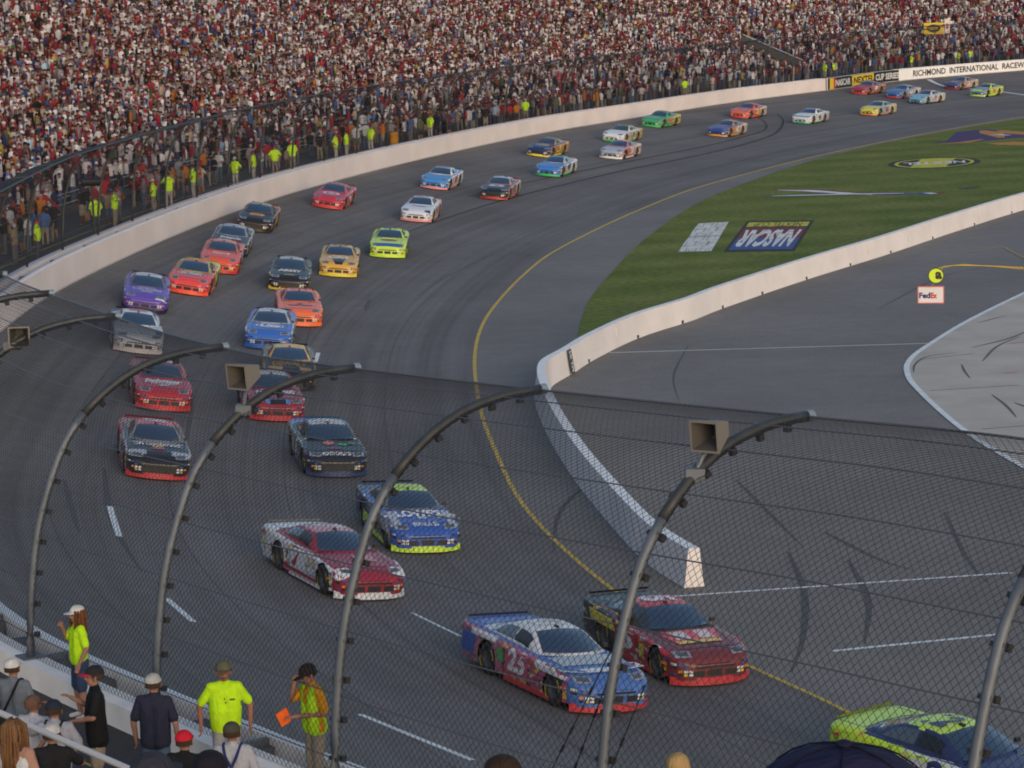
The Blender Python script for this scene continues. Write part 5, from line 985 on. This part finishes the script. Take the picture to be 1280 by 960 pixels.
POSES = {
 'down': dict(elbow={-1: (-.27, .03, 1.14), 1: (.27, .03, 1.14)}, hand={-1: (-.27, -.06, .90), 1: (.27, -.06, .90)}),
 'hips': dict(elbow={-1: (-.36, .08, 1.16), 1: (.36, .08, 1.16)}, hand={-1: (-.21, -.06, 1.02), 1: (.21, -.06, 1.02)}),
 'front': dict(elbow={-1: (-.27, .0, 1.15), 1: (.27, .0, 1.15)}, hand={-1: (-.12, -.24, 1.12), 1: (.12, -.24, 1.12)}),
 'camera': dict(elbow={-1: (-.30, -.18, 1.24), 1: (.30, -.18, 1.24)}, hand={-1: (-.10, -.26, 1.50), 1: (.10, -.26, 1.50)}),
 'face_l': dict(elbow={-1: (-.30, -.08, 1.20), 1: (.27, .03, 1.14)}, hand={-1: (-.15, -.20, 1.44), 1: (.25, -.08, .92)}),
 'arm_up': dict(elbow={-1: (-.32, -.05, 1.56), 1: (.27, .03, 1.14)}, hand={-1: (-.30, -.10, 1.82), 1: (.26, -.05, .90)}),
 'stride': dict(elbow={-1: (-.27, .08, 1.15), 1: (.27, -.04, 1.15)}, hand={-1: (-.28, .02, .92), 1: (.27, -.20, .98)}, knee={-1: (-.10, -.10, .52), 1: (.10, .05, .50)}, ankle={-1: (-.11, -.08, .09), 1: (.11, .22, .12)}),
}
def cap_me(parent, H, col, brim=True, brimcol=None, back=False):
    mb = MB(); V = []; Fc = []; n = 18
    for i in range(7):
        a = math.pi/2*i/6
        for j in range(n): V.append(H(.101*math.cos(a)*math.cos(2*math.pi*j/n), .022+.116*math.cos(a)*math.sin(2*math.pi*j/n), .140+.100*math.sin(a)))
    Fc = [(i*n+j, i*n+(j+1) % n, (i+1)*n+(j+1) % n, (i+1)*n+j) for i in range(6) for j in range(n)]; mb.add(V, Fc)
    link('cap_crown', mesh('cap_crown', mb.V, mb.F, cloth(col), smooth=True), parent)
    if brim:
        mb = MB(); V = []; sg_ = -1
        for k in range(11):
            a = math.pi*(k/10); 
            for r0, z in ((1.0, .147), (1.0, .138)): V.append(H(.09*math.cos(a), .015-.09*math.sin(a), z))
            V.append(H(.085*math.cos(a), -.03-.155*math.sin(a), .132)); V.append(H(.085*math.cos(a), -.03-.155*math.sin(a), .126))
        for k in range(10): Fc_ = [(4*k, 4*k+2, 4*k+6, 4*k+4), (4*k+1, 4*k+5, 4*k+7, 4*k+3), (4*k+2, 4*k+3, 4*k+7, 4*k+6)]; mb.F += Fc_
        link('cap_brim', mesh('cap_brim', V, mb.F, cloth(brimcol or col)), parent)
def hair_me(parent, H, col, long=0.0):
    V = []; Fc = []; n = 20; r_ = random.Random(4); rows = 8
    for i in range(rows+1):
        for j in range(n):
            th = 2*math.pi*j/n; face = max(0, -math.sin(th)) ; 
            if i <= 6: a = math.pi/2*(1-i/6); x, y, z = .100*math.cos(a)*math.cos(th), .022+.112*math.cos(a)*math.sin(th), .128+.10*math.sin(a); z_ = z
            else: t = (i-6)/(rows-6); x, y = (.100+.02*math.sin(t*3)*(long > 0))*math.cos(th), .022+.112*math.sin(th); z = .132-t*(.055+long)*(1-min(1, face*1.7)); x *= 1+.06*math.sin(j*5)
            V.append(H(x, y, z))
    Fc = [(i*n+j, i*n+(j+1) % n, (i+1)*n+(j+1) % n, (i+1)*n+j) for i in range(rows) for j in range(n)]
    h = link('hair', mesh('hair', V, Fc, [cloth(col, .7), cloth([v*1.6 for v in col], .6)], smooth=True), parent)
    if long > 0:
        mb = MB()
        for k in range(150):
            th = r_.uniform(-.75, math.pi+.75); e = r_.uniform(.93, 1.12); ln = long+r_.uniform(-.05, .05); cx, sy = math.cos(th), math.sin(th); wv = r_.uniform(-.02, .02)
            mb.tube([H(.03*cx, .03+.03*sy, .232), H(.095*e*cx, .025+.108*e*sy, .16), H(.105*e*cx, .022+.115*e*sy, .06), H((.105*e+wv)*cx, .022+.12*e*sy, -.02-ln*.4), H((.09*e+wv*2)*cx, .03+.11*e*sy, -.02-ln)], [.006, .009, .009, .008, .003], 4, k % 2)
        bpy.data.meshes.remove(h.data) if False else None; h.data = mb.me('hair', [cloth(col, .7), cloth([v*1.5 for v in col], .6)], True)
    return h
def person(label, loc, face, pose, skin=(.30, .16, .12), shirt=(.3, .3, .3), trousers=(.1, .1, .15), shoes=(.3, .3, .3), cap=None, brim=True, brimcol=None, hair=(.05, .03, .02), scale=1.0, long=0.0, voxel=.0115, extra=None, **kw):
    ps = dict(POSES[pose]) if isinstance(pose, str) else pose
    Pm, H = figure(ps, **kw); me = union(Pm, voxel); me.name = 'person'
    o = link('person', me, None, label=label, cat='person'); o.location = loc; o.rotation_euler = (0, 0, face); o.scale = (scale,)*3
    for s_, c_ in zip(o.material_slots, (skin, shirt, trousers, shoes, hair, (.10, .045, .04))): s_.link = 'OBJECT'; s_.material = cloth(c_)
    if cap is not None: cap_me(o, H, cap, brim, brimcol)
    if cap is None or long > 0 or hair is not None: hair_me(o, (lambda x, y, z: H(x*.985, y*.985, z*.99)) if cap is not None else H, hair, long)
    if extra: extra(o, Pm, H)
    return o
WALK_Z = lambda px: None
def on_walk(px, py_feet):                       # a spot on the near walkway (its height follows the wall beside it)
    return G(px, py_feet, TOP_N-.35)
FACE_CAM = 0.0                                  # facing -Y, towards the camera; pi = back turned
NEON = (.44, .72, .015)
# --- officials and spectators in the lower left
def vest(o, Pm, H):
    Pb = [(p0, r0+.012, p1, r1+.012, SHIRT) for p0, r0, p1, r1, m in Pm if m == SHIRT and not (abs(p1.x) > .18 and p0.z < 1.45 and abs(p0.x) > .15)]
    v = union(Pb, .014, 3)
    bm = bmesh.new(); bm.from_mesh(v); bmesh.ops.delete(bm, geom=[f for f in bm.faces if (abs(f.calc_center_median().x) < .045+.10*max(0, f.calc_center_median().z-1.30) and f.calc_center_median().y < 0 and f.calc_center_median().z > 1.24) or f.calc_center_median().z > 1.47 or abs(f.calc_center_median().x) > .195], context='FACES')
    for f in bm.faces: c_ = f.calc_center_median(); f.material_index = 1 if (abs(abs(c_.x)-.105) < .026 or abs(c_.z-1.03) < .028) else 0
    bm.to_mesh(v); bm.free(); v.materials.clear(); v.materials.append(cloth(NEON)); v.materials.append(cloth((.45, .47, .48))); v.name = 'safety_vest'; link('safety_vest', v, o)
def strap(o, side=1, col=(.015, .015, .02)):
    P = [(.12*side, -.125, 1.30), (.11*side, -.06, 1.47), (.10*side, .05, 1.48), (.06*side, .13, 1.36), (-.05*side, .145, 1.15), (-.17*side, .10, .98)]
    MB().tube(catmull([Vector(p) for p in P], 6), .017, 6).link('strap', [cloth(col)], o)
def near_people():
    person('woman in neon yellow tee and white cap with a hand near her face', on_walk(103, 898), R(-62), 'face_l', shirt=NEON, trousers=(.03, .05, .10), shoes=(.45, .45, .47), cap=(.50, .49, .50), hair=(.10, .04, .02), shorts=True, scale=.95, long=.12, female=True)
    def p2(o, Pm, H): MB().ell((.12, -.33, 1.16), (.05, .05, .07)).link('drink_can', [cloth((.45, .02, .03))], o)
    person('man in long black shirt and red and black cap seen from the side', on_walk(126, 1000), R(-78), dict(elbow={-1: (-.27, -.06, 1.16), 1: (.27, -.06, 1.16)}, hand={-1: (-.14, -.30, 1.34), 1: (.12, -.28, 1.10)}), shirt=(.012, .012, .014), trousers=(.26, .22, .18), cap=(.02, .02, .025), brimcol=(.45, .02, .04), shorts=True, long_shirt=.10, belly=.02, scale=1.02)
    person('man in dark navy shirt, jeans and pale grey cap with his back turned', on_walk(199, 1012), R(172), 'down', shirt=(.022, .024, .045), trousers=(.07, .11, .18), cap=(.36, .36, .34), long_shirt=.03, belly=.015, scale=1.02)
    def p4(o, Pm, H):
        MB().box((.0, -.155, 1.30), (.015, .01, .02)).box((.012, -.16, 1.25), (.015, .01, .02)).link('shirt_buttons', [M_BLACK], o)
        MB().box((.10, -.128, 1.28), (.07, .012, .025)).link('chest_badge', [cloth((.12, .14, .03))], o)
    person('heavy man in neon yellow tee and camouflage cap facing the camera', on_walk(286, 990), R(6), dict(elbow={-1: (-.33, .03, 1.17), 1: (.33, .03, 1.17)}, hand={-1: (-.32, -.04, .93), 1: (.32, -.04, .93)}), shirt=NEON, trousers=(.25, .25, .27), cap=(.10, .09, .06), belly=.035, scale=1.0, extra=p4, skin=(.28, .12, .09))
    def p5(o, Pm, H): vest(o, Pm, H); MB().box((-.17, -.36, 1.06), (.02, .17, .20), (V3(1, 0, 0), V3(0, .9, .4), V3(0, -.4, .9))).link('orange_cloth', [cloth((.70, .12, .02))], o)
    person('man in reflective neon vest over an orange shirt, hand to his forehead', on_walk(397, 993), R(-58), dict(elbow={-1: (-.24, -.20, 1.24), 1: (.26, .02, 1.14)}, hand={-1: (-.10, -.22, 1.52), 1: (-.05, -.27, 1.08)}, head=(R(24), R(-8)), lean=(0, -.04)), shirt=(.62, .27, .01), trousers=(.28, .24, .20), cap=(.018, .015, .014), brim=True, hair=(.02, .016, .014), extra=p5, scale=1.0)
    person('man in slate grey shirt and white cap with a dark shoulder strap', on_walk(24, 985), R(165), 'front', shirt=(.13, .15, .18), cap=(.52, .50, .50), scale=1.0, extra=lambda o, P, H: strap(o, -1))
    person('bare headed man in a white tee among the group at the left', on_walk(50, 1034), R(160), 'camera', shirt=(.38, .38, .45), hair=(.13, .07, .05), skin=(.30, .15, .11), belly=.02, scale=.98)
    person('man in grey tee and dark navy cap with black camera straps', on_walk(76, 1046), R(175), dict(elbow={1: (.38, -.14, 1.30), -1: (-.30, -.05, 1.16)}, hand={1: (.56, -.28, 1.42), -1: (-.16, -.25, 1.10)}), shirt=(.26, .27, .32), cap=(.02, .025, .04), scale=1.0, extra=lambda o, P, H: (strap(o, -1), strap(o, 1)))
    person('spectator in a black shirt with thin white lines at the left edge', on_walk(-2, 1040), R(170), 'front', shirt=(.012, .012, .014), scale=1.02)
    person('spectator in red cap and black shirt at the bottom edge', on_walk(238, 1092), R(168), 'down', shirt=(.012, .012, .014), cap=(.50, .015, .03), scale=1.0)
    person('man in pale grey tee and camouflage cap with dark backpack straps', on_walk(297, 1080), R(176), 'front', shirt=(.34, .35, .40), cap=(.06, .06, .045), belly=.015, scale=1.0, extra=lambda o, P, H: (strap(o, 1, (.02, .03, .12)), strap(o, -1, (.02, .03, .12))))
near_people()

# the front of the seating deck under the camera: its edge, a white handrail and the viewers nearest to us
def head_spot(px, py, D, tall):                 # feet position for someone whose head top shows at (px, py), D metres away
    P = at_depth(px, py, D); return Vector((P.x, P.y, P.z-tall))
sp1 = head_spot(18, 902, 23.5, 1.60)
person('woman with long brown hair and white tank top in the lower left corner', sp1, R(150), 'front', shirt=(.5, .5, .52), trousers=(.05, .06, .1), hair=(.13, .065, .03), long=.26, female=True, tank=True, scale=.93, skin=(.36, .20, .15))
sp2 = head_spot(64, 906, 27.5, 1.62)
person('spectator in a white cap and black top with raised arms behind the handrail', sp2, R(185), 'camera', shirt=(.015, .015, .018), cap=(.46, .44, .42), scale=.93)
sp3 = head_spot(847, 942, 21.5, 1.66); person('blond person whose head shows at the bottom edge right of the middle', sp3, R(175), 'down', shirt=(.2, .2, .25), hair=(.33, .22, .10), scale=.95)
sp4 = head_spot(628, 952, 13.5, 1.72); person('dark haired spectator whose crown shows at the bottom edge', sp4, R(180), 'down', shirt=(.05, .05, .07), hair=(.03, .018, .012), scale=1.0)
sp5 = head_spot(262, 948, 15.5, 1.72); person('spectator in a black cap at the bottom edge beside the red cap', sp5, R(190), 'down', shirt=(.02, .02, .03), cap=(.014, .012, .02), brimcol=(.03, .02, .16), scale=1.0)
sp6 = head_spot(190, 952, 13, 1.72); person('spectator in a charcoal cap at the bottom edge below the jeans', sp6, R(150), 'down', shirt=(.02, .02, .03), cap=(.03, .03, .045), scale=1.0)
def seams(o, Pm, H):
    mb = MB(); n = 6
    for k in range(6):
        th = 2*math.pi*k/6+.3; mb.tube([H(.102*math.cos(a)*math.cos(th), .022+.117*math.cos(a)*math.sin(th), .140+.101*math.sin(a)) for a in [math.pi/2*i/8 for i in range(9)]], .0010, 4)
    mb.link('cap_seams', [cloth((.006, .006, .02))], o); MB().ell(H(0, .022, .241), (.009, .009, .005)).link('cap_button', [cloth((.01, .01, .035))], o)
sp7 = head_spot(1046, 909, 2.95, 1.845); person('spectator in a large navy cap filling the bottom edge close to the camera', sp7, R(-120), 'down', shirt=(.02, .02, .05), cap=(.012, .013, .045), brimcol=(.012, .013, .045), scale=1.03, extra=seams)
dk = thing('seating_deck', 'dark concrete seating deck at the bottom edge under the nearest spectators', 'grandstand', (0, 12, 0))
M_DECK = mat('deck_concrete', (.12, .12, .12), .9, noise=(1, .15)); base_z = TOP_N-.35
for sp_, w_ in ((sp1, 1.6), (sp2, 1.4), (sp3, 1.6), (sp4, 1.8), (sp5, 1.0), (sp6, 1.0), (sp7, 2.4)):
    top = sp_.z; MB().box((sp_.x, sp_.y-12, (top+base_z)/2-.0), (w_, .9, max(.05, top-base_z))).link('step', [M_DECK], dk)
G0 = min(WL[0:200], key=lambda p: p.y).y
link('walkway_floor', mesh('walkway_floor', [(-40, 0, base_z-.006), (26, 0, base_z-.006)]+[wpt(i, 1.3, 0).xy.to_3d()+Vector((0, 0, base_z-.006)) for i in range(0, I_GAP, 4)]+[(-40, 60, base_z-.006)], [tuple(range(2+len(range(0, I_GAP, 4))+1))], M_PROM), kind='structure')
hr = thing('handrail', 'white tubular handrail sloping across the lower left corner', 'handrail', at_depth(60, 918, 25.5))
a_ = at_depth(-30, 878, 26.2)-hr.location; b_ = at_depth(172, 966, 24.6)-hr.location
MB().tube([a_, b_], .032, 10).link('rail', [mat('rail_white', (.45, .45, .47), .5)], hr)
for f in (.02, .98): q = a_.lerp(b_, f); MB().tube([q, Vector((q.x, q.y, base_z-hr.location.z))], .025, 8).link('rail_post', [M_STEEL], hr)

# --- everyone who stands on the far walkway
NEONS = [(45, 1.6), (112, 2.0), (121, 2.6), (170, 2.6), (210, 1.6), (237, 1.9), (293, 1.5), (316, 1.6), (342, 1.7), (367, 1.7), (419, 1.5), (434, 1.6), (463, 1.6), (537, 1.7), (656, 1.9), (855, 1.7), (1031, 1.8), (1041, 1.8), (1137, 1.9), (1197, 1.9), (1211, 1.9)]
LOW = {}
def low(pose, shorts, belly, cap):
    k = (pose, shorts, belly, cap)
    if k not in LOW:
        Pm, H = figure(POSES[pose], belly=belly, shorts=shorts, fingers=False); Pm = [p for p in Pm if p[4] != EYE_]
        if cap: Pm += [(H(0, .02, .15), .098, H(0, .02, .165), .085, HAIR), (H(0, -.05, .135), .05, H(0, -.12, .12), .045, HAIR)]
        else: Pm += [(H(0, .035, .13), .095, H(0, .03, .15), .09, HAIR)]
        LOW[k] = union(Pm, .036, 2); LOW[k].name = 'person'
    return LOW[k]
def low_person(P, face, scale, cols, label, group, pose, shorts, belly, cap):
    o = link('person', low(pose, shorts, belly, cap), None, label=label, cat='person', group=group); o.location = P; o.rotation_euler = (0, 0, face); o.scale = (scale*1.05, scale*1.05, scale)
    for s_, c_ in zip(o.material_slots, cols+[(.05, .03, .03)]): s_.link = 'OBJECT'; s_.material = cloth(c_)
    return o
r9 = random.Random(21); where = ['at the left edge', 'left of the purple car', 'above the purple car', 'above the red target car', 'above the bright blue car', 'above the green car', 'behind the banner wall', 'behind the lettered wall']
ORD = 'first second third fourth fifth sixth seventh eighth ninth tenth eleventh twelfth thirteenth fourteenth fifteenth sixteenth seventeenth eighteenth nineteenth twentieth rightmost'.split()
def zone(x): return where[sum(x > b for b in (70, 210, 340, 470, 620, 900, 1120))]
taken = []
for k, (px, off) in enumerate(NEONS):
    i = wfind(px, off, WH+.6, max(0, I_FAR-30), NW); P = wpt(i, off, PD); off = min(off, 1.75); P = wpt(i, off, PD); taken.append(px); n_ = WN[i]; toward = math.atan2(n_.x, -n_.y)
    lab = '%s neon yellow marshal from the left on the far walkway, %s' % (ORD[k], zone(px))
    if k == 20: lab = 'rightmost neon yellow marshal on the far walkway, behind the lettered wall'
    low_person(P, toward+r9.choice([0, 3.14, 1.2, -1.0]), r9.uniform(.98, 1.06), [(.28, .15, .11), (.46, .74, .03), r9.choice([(.2, .18, .15), (.06, .07, .1), (.3, .29, .28)]), (.1, .1, .1), r9.choice([(.4, .4, .42), (.05, .03, .03), (.2, .03, .03)])], lab, 'marshals in neon yellow tops along the far wall', r9.choice(['hips', 'front', 'down', 'camera']), False, .02, True)
CN = [('white', (.40, .41, .44)), ('white', (.40, .41, .44)), ('grey', (.17, .17, .19)), ('red', (.27, .02, .03)), ('red', (.27, .02, .03)), ('dark red', (.12, .015, .025)), ('black', (.015, .015, .018)), ('black', (.015, .015, .018)), ('black', (.02, .02, .022)), ('navy', (.02, .03, .08)), ('blue', (.05, .10, .25)), ('olive', (.08, .09, .05)), ('orange', (.38, .13, .02)), ('beige', (.24, .18, .13))]
HN = {(.33, .33, .35): 'white', (.03, .02, .02): 'black', (.20, .02, .03): 'red', (.05, .03, .02): 'brown', (.02, .03, .08): 'navy'}; LN = {(.07, .10, .16): 'jeans', (.22, .19, .15): 'khakis', (.03, .03, .04): 'black trousers', (.10, .10, .11): 'grey trousers'}
USED = set(); cnt = 0; i = I_FAR-20.0
while cnt < 275 and i < NW-10:
    for _ in range(2 if r9.random() < .5 else 1):
        off = r9.choice([1.7, 2.4, 3.2, 4.0, 4.8, 5.6])+r9.uniform(-.3, .3); P = wpt(i, off, PD); a = pix(P+Vector((0, 0, 1.5)))
        if not (-8 < a[0] < 900) or cnt >= 275: continue
        if a[0] < 330 and r9.random() < .25: continue
        if off < 2.6 and any(abs(a[0]-t_) < 9 for t_ in taken): continue
        if off < 2.2 and a[0] < 500: continue
        n_ = WN[int(i)]; cn, cc_ = r9.choice(CN); toward = math.atan2(n_.x, -n_.y); cap = r9.random() < .55; tc = r9.choice(list(LN)); hc = r9.choice([(.33, .33, .35), (.03, .02, .02), (.20, .02, .03), (.05, .03, .02), (.02, .03, .08)])
        for _t in range(60):
            lb_ = 'spectator in %s shirt, %s and %s %s' % (cn, ('%s cap' % HN[hc]) if cap else ('%s hair' % {'white': 'grey', 'red': 'auburn', 'navy': 'black'}.get(HN[hc], HN[hc])), LN[tc], zone(a[0]))
            if lb_ not in USED: break
            tc = r9.choice(list(LN)); cap = r9.random() < .55; hc = r9.choice(list(HN)); cn, cc_ = r9.choice(CN) if _t > 6 else (cn, cc_)
        USED.add(lb_)
        low_person(P, toward+r9.gauss(0, .7), r9.uniform(.92, 1.06), [r9.choice([(.30, .17, .13), (.24, .13, .10), (.10, .055, .04)]), cc_, tc, (.15, .15, .15), hc],
                   lb_, 'spectators standing on the walkway along the far wall', r9.choice(['hips', 'front', 'down', 'camera', 'front', 'down', 'arm_up']), r9.random() < .5, r9.choice([0, .03]), cap); cnt += 1
    i += r9.uniform(.7, 1.35)
print('walkway people', cnt)
o = thing('waste_bin', 'orange open topped bin on the far walkway above the bright blue car', 'bin', wpt(wfind(492, 2.0, WH+.3, I_FAR, NW), 2.0, PD))
MB().tube([(0, 0, 0), (0, 0, .1), (0, 0, .95), (0, 0, 1.0)], [.26, .28, .32, .34], 14).link('drum', [cloth((.45, .20, .02))], o, smooth=True); MB().tube([(0, 0, 1.0), (0, 0, 1.03)], .355, 14).link('rim', [M_BLACK], o)
o = thing('signal_lamp', 'black cylindrical signal lamp housing on a post beside the neon marshals at the far left', 'lamp', wpt(wfind(118, 1.3, WH+2, I_FAR, NW), 1.35, PD))
MB().tube([(0, 0, 0), (0, 0, 2.6)], .05, 8).link('post', [M_POSTD], o); MB().tube([(-.45, 0, 2.6), (-.40, 0, 2.6), (.40, 0, 2.6), (.45, 0, 2.6)], [.16, .20, .20, .16], 14).link('housing', [M_BLACK], o)
